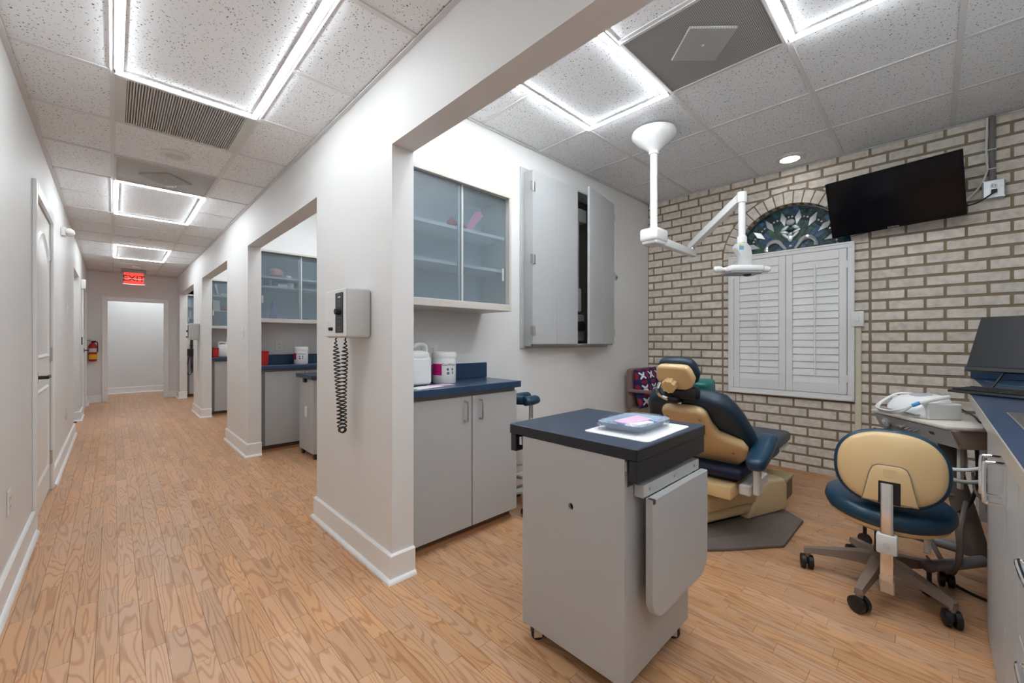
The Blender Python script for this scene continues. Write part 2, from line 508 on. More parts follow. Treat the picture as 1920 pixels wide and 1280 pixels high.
def basis(o, ex, ey, ez):
    return Matrix(((ex[0], ey[0], ez[0], o[0]), (ex[1], ey[1], ez[1], o[1]), (ex[2], ey[2], ez[2], o[2]), (0, 0, 0, 1)))
def arc(cx, cz, r, a0, a1, n):
    return [(cx + r*math.cos(a0 + (a1-a0)*i/n), cz + r*math.sin(a0 + (a1-a0)*i/n)) for i in range(n+1)]
def project(x, y, z):
    d = x*math.sin(THETA) + y*math.cos(THETA); s = x*math.cos(THETA) - y*math.sin(THETA)
    if d < 0.05: return None
    return 960 + FPX*s/d, 639 - FPX*(z-CAM_H)/d, d
def view_area(pts):
    """image-space extent of a small piece clipped to the frame; 0 when out of view"""
    q = [project(*p) for p in pts]
    if any(a is None for a in q): return 0
    us = [max(0, min(1920, a[0])) for a in q]; ws = [max(0, min(1280, a[1])) for a in q]
    return (max(us)-min(us))*(max(ws)-min(ws))
def smooth_path(pts, n=6):
    """Catmull-Rom through the points"""
    P = [Vector(p) for p in pts]; out = []
    for i in range(len(P)-1):
        p0 = P[max(i-1, 0)]; p1 = P[i]; p2 = P[i+1]; p3 = P[min(i+2, len(P)-1)]
        for k in range(n):
            t = k/n
            out.append(0.5*((2*p1) + (p2-p0)*t + (2*p0-5*p1+4*p2-p3)*t*t + (3*p1-p0-3*p2+p3)*t*t*t))
    out.append(P[-1]); return out

# ================================================================== THE SETTING
# ---- floor: slab with single planks on top
floor = struct('floor', MB().box(-1.6, 4.5, -3.2, 12.6, -0.12, -0.012), 'sub_floor', 'light oak laminate floor of short planks running down the hallway')
def floor_planks():
    W = 0.0635; rows = []
    x = XL - 0.02
    singles = []
    while x < XB:
        y = -0.75 - random.random()*0.4 if x > XR else -3.1 - random.random()*0.4
        xm = x + W/2
        while y < (12.35 if -0.7 < xm < 1.5 else 10.9):
            L = random.choice((0.26, 0.31, 0.36, 0.42))
            keep = True
            if xm > 2.3 and y > YC2: keep = False
            if keep:
                g = 0.0005
                pts = [(x, y, 0), (x+W, y, 0), (x, y+L, 0), (x+W, y+L, 0)]
                a = view_area(pts)
                # planks under cabinets, counters and wall feet are not in view
                if 1.05 < xm < 1.9 and 1.86 < y < 2.3: a = 0
                if y + L < -0.15 and xm > XR: a = 0
                if XR - 0.02 < xm < XR2 and 1.79 < y < 2.6: a = 0
                if xm > XR and 2.2 < y < 2.6: a = 0
                rows.append((a, x+g, x+W-g, y+g, y+L-g))
            y += L
        x += W
    rows.sort(key=lambda t: -t[0])
    for (a, x0, x1, y0, y1) in rows[:300]:
        cx, cy = (x0+x1)/2, (y0+y1)/2
        o = MB().box(x0-cx, x1-cx, y0-cy, y1-cy, -0.012, random.uniform(-0.0004, 0)).build('plank', 'oak_plank', floor, smooth=0, rnd=random.random())
        o.location = (cx, cy, 0)
    mb = MB(); rn = []
    for (a, x0, x1, y0, y1) in rows[300:]:
        mb.box(x0, x1, y0, y1, -0.012, 0); rn += [random.random()]*8
    o = mb.build('plank', 'oak_plank', floor, smooth=0, rnd=rn); o['kind'] = 'stuff'
floor_planks()

# ---- walls
TOP = 2.80
wl = MB()
for (a, b) in ((-3.1, 3.80), (4.72, 7.35), (8.5, YE+0.12)): wl.box(XL-0.12, XL, a, b, 0, TOP)
wl.box(XL-0.12, XL, 3.80, 4.72, 2.035, TOP); wl.box(XL-0.12, XL, 7.35, 8.5, 2.05, TOP)
# shallow side passage behind the left-hand opening
wl.box(-1.5, -1.4, 6.9, 8.9, 0, TOP); wl.box(-1.5, XL-0.12, 6.8, 6.9, 0, TOP); wl.box(-1.5, XL-0.12, 8.9, 9.0, 0, TOP); wl.box(-1.5, XL-0.12, 6.9, 8.9, 2.44, 2.52)
struct('wall_left', wl, 'paint', 'long white painted hallway wall with doors')
wr = MB()
PILL = ((-3.1, -0.45), (1.79, 2.79), (4.69, 5.71), (7.57, 8.46), (10.41, YE+0.12))
for (a, b) in PILL: wr.box(XR, XR2, a, b, 0, HEAD)
wr.box(XR, XR2, -3.1, YE+0.12, HEAD, TOP)
struct('wall_right', wr, 'paint', 'white hallway wall of piers and headers opening to the treatment rooms')
we = MB()
OX0, OX1, OZ = -0.084, 0.752, 1.915
we.box(XL-0.1, OX0, YE, YE+0.12, 0, TOP); we.box(OX1, 1.3, YE, YE+0.12, 0, TOP); we.box(OX0, OX1, YE, YE+0.12, OZ, TOP)
struct('wall_end', we, 'paint', 'white end wall of the hallway with cased doorway')
wb = MB()
wb.box(-1.2, 1.8, 12.3, 12.42, 0, TOP); wb.box(-1.3, -1.2, YE+0.1, 12.42, 0, TOP); wb.box(1.7, 1.8, YE+0.1, 12.42, 0, TOP)
struct('wall_beyond', wb, 'paint', 'plain white wall seen through the end doorway')
struct('ceiling_beyond', MB().box(-1.3, 1.8, YE+0.12, 12.42, 2.44, 2.52), 'ceiling_tile')
struct('wall_behind', MB().box(XL-0.12, XR2, -3.22, -3.1, 0, TOP), 'paint')
# cabinet wall with the recess behind the folding doors
wc = MB()
RX0, RX1, RZ0, RZ1 = 2.285, 3.40, 1.118, 2.44
wc.box(XR2, RX0, YC, YC2, 0, TOP); wc.box(RX1, XB+0.1, YC, YC2, 0, TOP)
wc.box(RX0, RX1, YC, YC2, 0, RZ0); wc.box(RX0, RX1, YC, YC2, RZ1, TOP)
wc.box(RX0, RX1, YC2-0.012, YC2, RZ0, RZ1)
struct('wall_cabinet', wc, 'paint', 'off-white side wall of the near treatment room')
struct('wall_sink', MB().box(XR2, XB+0.1, YS-0.115, YS, 0, TOP), 'paint')
for k in (1, 2):
    y = YC + PER*k
    struct('wall_partition', MB().box(XR2, XB+0.1, y, y+0.117, 0, TOP), 'paint', 'white partition between treatment rooms')
struct('wall_partition', MB().box(XR2, XB+0.1, YE, YE+0.117, 0, TOP), 'paint', 'white partition between treatment rooms')
struct('wall_outer', MB().box(XB+0.02, XB+0.12, YC2, YE+0.12, 0, TOP), 'paint')

# ---- brick wall with arched window opening
WY, WZ, RIN, ROUT = 0.887, 1.918, 0.432, 0.545
MX = XB + 0.008
wk = MB()
wk.box(MX, MX+0.1, YS-0.1, WY-RIN, 0, TOP); wk.box(MX, MX+0.1, WY+RIN, YC+0.05, 0, TOP)
wk.box(MX, MX+0.1, WY-RIN, WY+RIN, 0, 0.72)
N = 24
wk.prism([(WY-RIN, WZ)] + [(WY - RIN*math.cos(math.pi*i/N), WZ + RIN*math.sin(math.pi*i/N)) for i in range(N+1)][1:] + [(WY+RIN, TOP), (WY-RIN, TOP)], MX, MX+0.1, 'x')
wk.box(MX+0.1, MX+0.15, YS-0.1, YC+0.05, 0, TOP)  # unseen slab added behind the window opening to keep outside light out
brick_wall = struct('wall_brick', wk, 'mortar', 'cream painted brick wall with arched window')
def bricks():
    P = 0.0813; BH = 0.063; ML = 0.2032; J = 0.016
    items = []
    k0 = int(math.floor(-1.871/P)) - 1
    for k in range(k0, 11):
        z0 = 1.871 + P*k; z1 = z0 + BH
        if z1 < 0.03 or z0 > HR: continue
        z0c, z1c = max(z0, 0.0), min(z1, HR)
        odd = k % 2
        def lattice(orig, lo, hi, sign):
            ph = orig + (0 if odd else ML/2)
            j0 = int(math.floor((lo-ph)/ML)) - 1
            out = []
            for j in range(j0, j0 + int((hi-lo)/ML) + 4):
                a, b = max(ph + j*ML, lo), min(ph + (j+1)*ML, hi)
                if b - a > 0.03: out.append((a + J/2, b - J/2))
            return out
        RC = ROUT + 0.004
        if z1 > WZ and z0 < WZ + RC:
            # rows cut to the curve of the arch
            for (lo, hi, org) in ((YS, WY, WY-ROUT), (WY, YC, WY+ROUT)):
                for (a, b) in lattice(org, lo, hi, 1):
                    lev = [z0 + (z1-z0)*q/6 for q in range(7)]
                    ins = []
                    for zz in lev:
                        h = math.sqrt(max(0, RC**2 - max(0, zz-WZ)**2))
                        ins.append(max(a, WY+h) if lo == WY else min(b, WY-h))
                    if lo == WY:
                        pts = [(y_, z_) for y_, z_ in zip(ins, lev) if y_ < b - 0.004]
                        if len(pts) < 2: continue
                        poly = pts + [(b, pts[-1][1]), (b, pts[0][1])]
                        if b - min(y_ for y_, z_ in pts) < 0.02: continue
                    else:
                        pts = [(y_, z_) for y_, z_ in zip(ins, lev) if y_ > a + 0.004]
                        if len(pts) < 2: continue
                        poly = pts + [(a, pts[-1][1]), (a, pts[0][1])]
                        if max(y_ for y_, z_ in pts) - a < 0.02: continue
                    mb = MB(); mb.prism(poly, XB + random.uniform(-0.0015, 0.0015), MX+0.02, 'x')
                    items.append((view_area([(XB, p[0], p[1]) for p in poly]), mb))
            if z0 < WZ - 0.02:
                for (a, b) in ((WY-ROUT+J/2, WY-RIN-0.001), (WY+RIN+0.001, WY+ROUT-J/2)):
                    mb = MB(); mb.rbox(XB, MX+0.02, a, b, z0, min(z1, WZ-0.004), 0.003, 1); items.append((view_area([(XB, a, z0), (XB, b, z1)]), mb))
            continue
        if z0 < WZ:
            h = ROUT
            segs = lattice(WY-ROUT, YS, WY-h, 1) + lattice(WY+ROUT, WY+h, YC, 1)
            if z1 < WZ:
                segs += [(WY-ROUT+J/2, WY-RIN-0.001), (WY+RIN+0.001, WY+ROUT-J/2)]
            if z1 < 0.68: segs += lattice(WY-ROUT, WY-RIN, WY+RIN, 1)
        else:
            segs = lattice(WY-ROUT, YS, YC, 1)
        for (a, b) in segs:
            if b - a < 0.02: continue
            dx = random.uniform(-0.0015, 0.0015)
            mb = MB(); mb.rbox(XB+dx, MX+0.02, a, b, z0c, z1c, 0.003, 1)
            pts = [(XB, a, z0c), (XB, b, z0c), (XB, a, z1c), (XB, b, z1c)]
            ar = view_area(pts)
            items.append((ar, mb))
    n = 21
    for i in range(n):
        a0 = math.pi*i/n + 0.0085; a1 = math.pi*(i+1)/n - 0.0085
        q = [(WY + r*math.cos(a), WZ + r*math.sin(a)) for r, a in ((RIN, a0), (ROUT-0.008, a0), (ROUT-0.008, a1), (RIN, a1))]
        mb = MB(); mb.prism(q, XB-0.003, MX+0.09, 'x', 0.002, 1)
        items.append((9e9, mb))
    items.sort(key=lambda t: -t[0])
    for (ar, mb) in items[:300]:
        c = Vector((0, 0, 0))
        for p in mb.v: c += Vector(p)
        c /= len(mb.v)
        mb.v = [tuple(Vector(p) - c) for p in mb.v]
        o = mb.build('brick', 'painted_brick', brick_wall, rnd=random.random()); o.location = c
    mb = MB(); rn = []
    for (ar, m) in items[300:]:
        mb.add(m.v, m.f); rn += [random.random()]*len(m.v)
    o = mb.build('brick', 'painted_brick', brick_wall, rnd=rn); o['kind'] = 'stuff'
bricks()
# wooden shoe strip along the brick wall foot
struct('trim_1', MB().prism([(XB-0.018, 0), (XB, 0), (XB, 0.02), (XB-0.008, 0.018)], -0.15, YC, 'y'), 'wood_shoe')

# ---- baseboards
def baseboard(name, path, h=0.13, t=0.016):
    """path: list of floor corners, wall on the left of the walking direction"""
    mb = MB(); sh = MB()
    P = [Vector((p[0], p[1])) for p in path]
    def offs(d):
        out = []
        for i in range(len(P)):
            ns = []
            if i > 0: e = (P[i]-P[i-1]).normalized(); ns.append(Vector((e.y, -e.x)))
            if i < len(P)-1: e = (P[i+1]-P[i]).normalized(); ns.append(Vector((e.y, -e.x)))
            if len(ns) == 2:
                m = (ns[0]+ns[1]); m = m / m.dot(ns[0]) if m.length > 1e-6 else ns[0]
            else: m = ns[0]
            out.append(P[i] + m*d)
        return out
    def sweep(m, prof):
        rings = [offs(d) for d, z in prof]; n = len(prof)
        vs_ = []
        for i in range(len(P)):
            for j, (d, z) in enumerate(prof): vs_.append((rings[j][i].x, rings[j][i].y, z))
        fs_ = []
        for i in range(len(P)-1):
            for j in range(n):
                l = (j+1) % n
                fs_.append((i*n+j, (i+1)*n+j, (i+1)*n+l, i*n+l))
        fs_ += [tuple(range(n)), tuple(range((len(P)-1)*n, len(P)*n))[::-1]]
        m.add(vs_, fs_)
    sweep(mb, [(-0.001, 0), (t, 0), (t, h-0.006), (t-0.005, h), (-0.001, h)])
    sweep(sh, [(t-0.001, 0), (t+0.017, 0), (t+0.016, 0.006), (t+0.011, 0.013), (t+0.005, 0.018), (t-0.001, 0.019)])
    o = mb.build(name, 'trim', smooth=30); o['kind'] = 'structure'
    sh.build('shoe_moulding', 'trim', o, smooth=60)
baseboard('baseboard_left', [(XL, -3.1), (XL, 3.72)])
baseboard('baseboard_left', [(XL, 4.80), (XL, 7.35), (XL-0.12, 7.35)])
baseboard('baseboard_left', [(XL-0.12, 8.5), (XL, 8.5), (XL, 9.12)])
baseboard('baseboard_left', [(XL, 10.26), (XL, YE), (-0.155, YE)])
for (a, b) in PILL[1:4]:
    baseboard('baseboard_right', [(XR2, b), (XR, b), (XR, a), (XR2, a)])
baseboard('baseboard_right', [(0.815, YE), (XR, YE), (XR, 10.41), (XR2, 10.41)])
baseboard('baseboard_right', [(XR2, -0.45), (XR, -0.45), (XR, -3.1)])
baseboard('baseboard_beyond', [(-1.2, 12.3), (1.7, 12.3)])
baseboard('baseboard_cabinet', [(1.9, YC), (XB-0.001, YC)])

# ---- casings
def casing_x(name, X, y0, y1, ztop, w=0.075, t=0.018, side=1):
    m = MB()
    for (a, b, z0, z1) in ((y0-w, y0, 0, ztop+w), (y1, y1+w, 0, ztop+w), (y0, y1, ztop, ztop+w)):
        m.rbox(X, X+t*side, a, b, z0, z1, 0.004, 1) if side > 0 else m.rbox(X-t, X, a, b, z0, z1, 0.004, 1)
    return struct(name, m, 'trim')
casing_x('trim_2', XL, 3.80, 4.72, 2.035)
casing_x('trim_3', XL, 9.2, 10.18, 1.98)
m = MB()
for (a, b, z0, z1) in ((OX0-0.065, OX0, 0, OZ+0.065), (OX1, OX1+0.065, 0, OZ+0.065), (OX0, OX1, OZ, OZ+0.065)):
    m.rbox(a, b, YE-0.018, YE, z0, z1, 0.004, 1)
m.box(OX0, OX0+0.012, YE, YE+0.12, 0, OZ); m.box(OX1-0.012, OX1, YE, YE+0.12, 0, OZ); m.box(OX0, OX1, YE, YE+0.12, OZ-0.012, OZ)
struct('trim_4', m, 'trim', 'white casing around the doorway at the end of the hall')

# ---- panelled door on the left
d1 = struct('door_1', MB().box(XL-0.045, XL-0.004, 3.805, 4.715, 0.012, 2.03), 'door_paint', 'white arched-panel door with black lever on the left')
def door_panel(y0, y1, z0, z1, arch):
    out = [(y0, z0), (y1, z0)]
    if arch:
        out += [(y1 - (y1-y0)*i/12, z1 + arch*math.sin(math.pi*i/12)) for i in range(13)]
    else: out += [(y1, z1), (y0, z1)]
    cy, cz = (y0+y1)/2, (z0+z1)/2
    n = len(out)
    def inset(k, m_): return [(cy + (p[0]-cy)*(1-2*k/(y1-y0)), cz + (p[1]-cz)*(1-2*k/(z1-z0))) for p in out]
    rings = [(out, XL-0.004), (inset(0.012, 0), XL+0.006), (inset(0.03, 0), XL-0.0035), (inset(0.06, 0), XL-0.0035), (inset(0.085, 0), XL+0.003)]
    vs_ = []; fs_ = []
    for r_, x in rings: vs_ += [(x, p[0], p[1]) for p in r_]
    for j in range(len(rings)-1):
        for i in range(n):
            k = (i+1) % n
            fs_.append((j*n+i, j*n+k, (j+1)*n+k, (j+1)*n+i))
    fs_.append(tuple(range((len(rings)-1)*n, len(rings)*n)))
    MB().add(vs_, fs_).build('door_panel', 'door_paint', d1, smooth=25)
door_panel(3.93, 4.59, 1.02, 1.78, 0.11)
door_panel(3.93, 4.59, 0.20, 0.82, 0)
for z in (1.80, 1.04, 0.25):
    h = MB(); h.box(XL-0.004, XL+0.003, 4.69, 4.755, z-0.05, z+0.05); h.cyl((XL+0.006, 4.722, z-0.052), (XL+0.006, 4.722, z+0.052), 0.0065, n=10)
    for dz in (-0.03, 0, 0.03):
        h.cyl((XL+0.002, 4.742, z+dz), (XL+0.005, 4.742, z+dz), 0.006, n=8)
    h.build('hinge', 'nickel', d1)
hd = MB(); hd.rbox(XL-0.004, XL+0.008, 3.87, 3.93, 0.875, 0.945, 0.002, 1); hd.cyl((XL, 3.9, 0.91), (XL+0.05, 3.9, 0.91), 0.011, n=12); hd.rbox(XL+0.04, XL+0.056, 3.89, 4.02, 0.90, 0.92, 0.003, 1)
hd.build('door_handle', 'black', d1, label='black square lever handle')
d2 = struct('door_2', MB().box(XL-0.045, XL-0.004, 9.2, 10.18, 0.012, 1.98), 'door_paint', 'far white door on the left near the fire extinguisher')
m = MB(); m.rbox(XL-0.004, XL+0.006, 9.72, 9.78, 0.95, 1.02, 0.002, 1); m.cyl((XL, 9.75, 0.985), (XL+0.05, 9.75, 0.985), 0.01, n=10); m.rbox(XL+0.04, XL+0.055, 9.74, 9.87, 0.975, 0.995, 0.003, 1)
m.build('door_handle', 'black', d2)

# ---- ceilings
def ceiling(name, label, H, xs, ys, skip, x0, x1, y0, y1, long_cells=(), merged=()):
    c = struct(name, MB().box(x0, x1, y0, y1, H+0.03, H+0.07), 'grid', label)
    for i in range(len(xs)-1):
        for j in range(len(ys)-1):
            if (i, j) in skip: continue
            a, b, e, f = xs[i]+0.004, xs[i+1]-0.004, ys[j]+0.004, ys[j+1]-0.004
            for (m0, m1) in merged:
                if (i, j) == m0:
                    b = xs[m1[0]+1]-0.004; f = ys[m1[1]+1]-0.004
            if b - a < 0.03 or f - e < 0.03: continue
            cx, cy = (a+b)/2, (e+f)/2
            o = MB().box(a-cx, b-cx, e-cy, f-cy, H+0.006, H+0.024).build('ceiling_tile', 'ceiling_tile', c, smooth=0); o.location = (cx, cy, 0)
    return c
def bar(c, x0, x1, y0, y1, H, name):
    MB().box(x0, x1, y0, y1, H, H+0.006).build(name, 'grid', c, smooth=0)
xs = [XL, 0.0, TILE, XR]
ys = [2.76 + TILE*k for k in range(-9, 14)]
ys = [-3.1] + [y for y in ys if -3.0 < y < YE-0.05] + [YE]
def row(y): return min(range(len(ys)), key=lambda i: abs(ys[i]-y))
r1, r2, r3, r0 = row(1.54), row(4.59), row(7.64), row(-1.51)
skip = {(1, r+1) for r in (r0, r1, r2, r3)} | {(1, row(2.76)), (1, row(3.98))}
mg = tuple(((1, r), (1, r+1)) for r in (r0, r1, r2, r3))
ch = ceiling('ceiling', 'suspended hallway ceiling of speckled acoustic tiles', HC, xs, ys, skip, XL-0.1, XR+0.1, -3.15, YE+0.1, merged=mg)
for x in (0.0, TILE): bar(ch, x-0.012, x+0.012, -3.1, YE, HC, 'grid_runner')
lights_y = [(ys[r], ys[r+2]) for r in (r0, r1, r2, r3)]
for y in ys[1:-1]:
    for (a, b) in ((XL, -0.012), (0.012, TILE-0.012), (TILE+0.012, XR)):
        if a > -0.1 and b < 0.7 and any(p+0.1 < y < q-0.1 for p, q in lights_y): continue
        bar(ch, a, b, y-0.012, y+0.012, HC, 'cross_tee')
bar(ch, XL, XL+0.02, -3.1, YE, HC-0.004, 'wall_angle'); bar(ch, XR-0.02, XR, -3.1, YE, HC-0.004, 'wall_angle'); bar(ch, XL, XR, YE-0.02, YE, HC-0.004, 'wall_angle')

xr = [XR2, 1.235, 1.845, 2.455, 3.065, 3.675, XB]
yr = [YS, -0.10, 0.51, 1.12, 1.73, YC]
mgr = (((1, 3), (2, 3)), ((1, 1), (2, 1)))
cr = ceiling('ceiling', 'suspended ceiling of speckled tiles over the near treatment room', HR, xr, yr, {(2, 3), (2, 1), (2, 2)}, XR2-0.02, XB+0.05, YS-0.05, YC+0.05, merged=mgr)
for x in xr[1:-1]:
    for (a, b) in zip(yr[:-1], yr[1:]):
        if x == 1.845 and a in (1.12, -0.10): continue
        bar(cr, x-0.012, x+0.012, a+0.012, b-0.012, HR, 'cross_tee')
for y in yr[1:-1]: bar(cr, XR2, XB, y-0.012, y+0.012, HR, 'grid_runner')
bar(cr, XR2, XB, YC-0.018, YC, HR-0.004, 'wall_angle'); bar(cr, XB-0.018, XB, YS, YC, HR-0.004, 'wall_angle')
for (a, b) in ((YC2, YC+PER), (YC2+PER, YC+2*PER), (YC2+2*PER, YE)):
    struct('ceiling', MB().box(XR2, XB+0.05, a, b, HR, HR+0.05), 'ceiling_tile', 'tiled ceiling of a further treatment room')

# ---- LED frame lights
def led_frame(x0, x1, y0, y1, H, label, led='led', group='LED frame ceiling lights'):
    cx, cy = (x0+x1)/2, (y0+y1)/2
    t = thing('ceiling_light', label, 'ceiling light', (cx, cy, H), 0, group)
    a, b = (x1-x0)/2 - 0.004, (y1-y0)/2 - 0.004
    w = 0.02
    f = MB()
    for (p, q, r_, s) in ((-a, a, -b, -b+w+0.012), (-a, a, b-w-0.012, b), (-a, -a+w+0.012, -b, b), (a-w-0.012, a, -b, b)): f.box(p, q, r_, s, -0.004, 0.004)
    f.build('frame', 'grid_white', t, smooth=0)
    for (p, q, r_, s) in ((-a+.006, a-.006, -b+.006, -b+w+.006), (-a+.006, a-.006, b-w-.006, b-.006), (-a+.006, -a+w+.006, -b+w+.006, b-w-.006), (a-w-.006, a-.006, -b+w+.006, b-w-.006)):
        MB().box(p, q, r_, s, -0.0095, -0.004).build('light_strip', led, t, smooth=0)
    return t
names = ('frame-shaped LED ceiling light over the hallway behind the viewer', 'nearest large frame-shaped LED light in the hallway ceiling', 'second frame-shaped LED light along the hallway ceiling', 'farthest frame-shaped LED light in the hallway near the exit sign')
for (p, q), n_ in zip(lights_y, names): led_frame(0.0, TILE, p, q, HC, n_)
led_frame(1.235, 2.455, 1.12, 1.73, HR, 'frame-shaped LED light over the near treatment room beside the mesh air vent', 'led_room')
led_frame(1.235, 2.455, -0.10, 0.51, HR, 'frame-shaped LED light at the top edge right of the air vent', 'led_room')
for k, w in ((1, 'second'), (2, 'third'), (3, 'fourth')):
    led_frame(1.235, 2.455, 0.9+PER*k, 1.51+PER*k if k < 3 else 10.2, HR, 'frame-shaped LED light in the ceiling of the %s treatment room' % w, 'led_room')
led_frame(0.0, 1.2, 11.5, 12.0, 2.44, 'LED ceiling light beyond the doorway at the hall end')
led_frame(-1.2, -0.7, 7.6, 8.2, 2.44, 'LED ceiling light in the side passage on the left')

# ================================================================== CEILING FIXTURES
def mesh_vent(x0, x1, y0, y1, H, label, material, plate=True, group=None):
    cx, cy = (x0+x1)/2, (y0+y1)/2
    t = thing('air_vent', label, 'air vent', (cx, cy, H), 0, group)
    a, b = (x1-x0)/2-0.006, (y1-y0)/2-0.006
    f = MB(); w = 0.014
    for (p, q, r_, s) in ((-a, a, -b, -b+w), (-a, a, b-w, b), (-a, -a+w, -b+w, b-w), (a-w, a, -b+w, b-w)): f.box(p, q, r_, s, -0.006, 0.01)
    f.build('frame', 'pale_grey', t, smooth=0)
    MB().box(-a+w, a-w, -b+w, b-w, 0.0, 0.006).build('mesh_panel', material, t, smooth=0)
    if plate:
        s = 0.165
        d = MB(); d.prism([(-s, 0), (0, -s), (s, 0), (0, s)], -0.012, 0.0, 'z', 0.003, 1)
        d.build('diamond_plate', 'perf_fine', t, label='diamond-shaped deflector plate')
        MB().lathe([(0.006, -0.016), (0.007, -0.013), (0.007, -0.011)], 12).build('screw', 'nickel', t)
    return t
mesh_vent(1.845, 2.455, 0.51, 1.12, HR, 'square grey mesh air vent with diamond plate over the treatment room', 'perf')
mesh_vent(0.0, TILE, ys[row(3.98)], ys[row(4.59)], HC, 'grey mesh air vent with diamond plate in the hallway ceiling', 'perf_fine')
# slotted return grille
y0, y1 = ys[row(2.76)], ys[row(3.37)]
t = thing('air_vent', 'slotted grey return grille in the hallway ceiling beside the nearest light', 'air vent', (TILE/2, (y0+y1)/2, HC))
m = MB(); a, b = TILE/2-0.006, TILE/2-0.006
for (p, q, r_, s) in ((-a, a, -b, -b+.02), (-a, a, b-.02, b), (-a, -a+.045, -b+.02, b-.02), (a-.045, a, -b+.02, b-.02)): m.box(p, q, r_, s, -0.006, 0.01)
m.build('frame', 'pale_grey', t, smooth=0)
MB().box(-a+.045, a-.045, -b+.02, b-.02, 0.010, 0.014).build('backing', 'mid_grey', t, smooth=0)
n = 46
for i in range(n):
    x = -a+.05 + (2*a-.1)*i/(n-1)
    MB().box(x-0.0025, x+0.0025, -b+.02, b-.02, -0.002, 0.006).build('slat', 'pale_grey', t, smooth=0)

def round_fix(name, label, cat, x, y, H, r, material='pale_grey', drop=0.012):
    t = thing(name, label, cat, (x, y, H))
    MB().lathe([(r, 0.006), (r, -drop*0.5), (r*0.93, -drop), (r*0.88, -drop)], 32).build('rim', 'offwhite', t)
    MB().lathe([(r*0.87, -drop*0.4), (r*0.87, -drop*0.9), (r*0.5, -drop*1.05), (0.001, -drop*1.1)], 32).build('cover', material, t)
    return t
round_fix('ceiling_speaker', 'round off-white ceiling speaker between the two hallway vents', 'speaker', 0.31, 3.70, HC, 0.085)
round_fix('ceiling_speaker', 'small round ceiling speaker between the second and farthest hallway lights', 'speaker', 0.31, 6.95, HC, 0.085)
round_fix('smoke_detector', 'small white smoke detector on the ceiling before the exit sign', 'smoke detector', 0.29, 9.7, HC, 0.07, drop=0.03)
round_fix('recessed_light', 'round recessed downlight glowing in the ceiling near the arched window', 'ceiling light', 4.02, 0.825, HR, 0.11, 'downlight')

# exit sign
t = thing('exit_sign', 'red lit EXIT sign hanging from the ceiling at the hall end', 'sign', (0.275, 10.2, HC))
MB().rbox(-0.17, 0.17, -0.04, 0.04, -0.055, 0.0, 0.006, 1).build('canopy', 'mid_grey', t)
MB().rbox(-0.135, 0.135, -0.007, 0.007, -0.27, -0.055, 0.003, 1).build('panel', 'exit_red', t)
v_, f_ = text_mesh('EXIT', 0.15, 0.002)
MB().add(v_, f_, Tm(0, -0.009, -0.165, rx=R(90))).build('lettering', 'exit_letter', t, smooth=0)
m = MB(); m.tube([(-0.15 + 0.3*i/12, -0.02-0.03*math.sin(math.pi*i/12), -0.262-0.012*math.sin(math.pi*i/12)) for i in range(13)], 0.006, 6)
m.tube([(-0.15 + 0.3*i/12, -0.02-0.03*math.sin(math.pi*i/12), -0.165-0.006*math.sin(math.pi*i/12)) for i in range(13)], 0.0022, 6)
m.build('guard', 'exit_white', t)

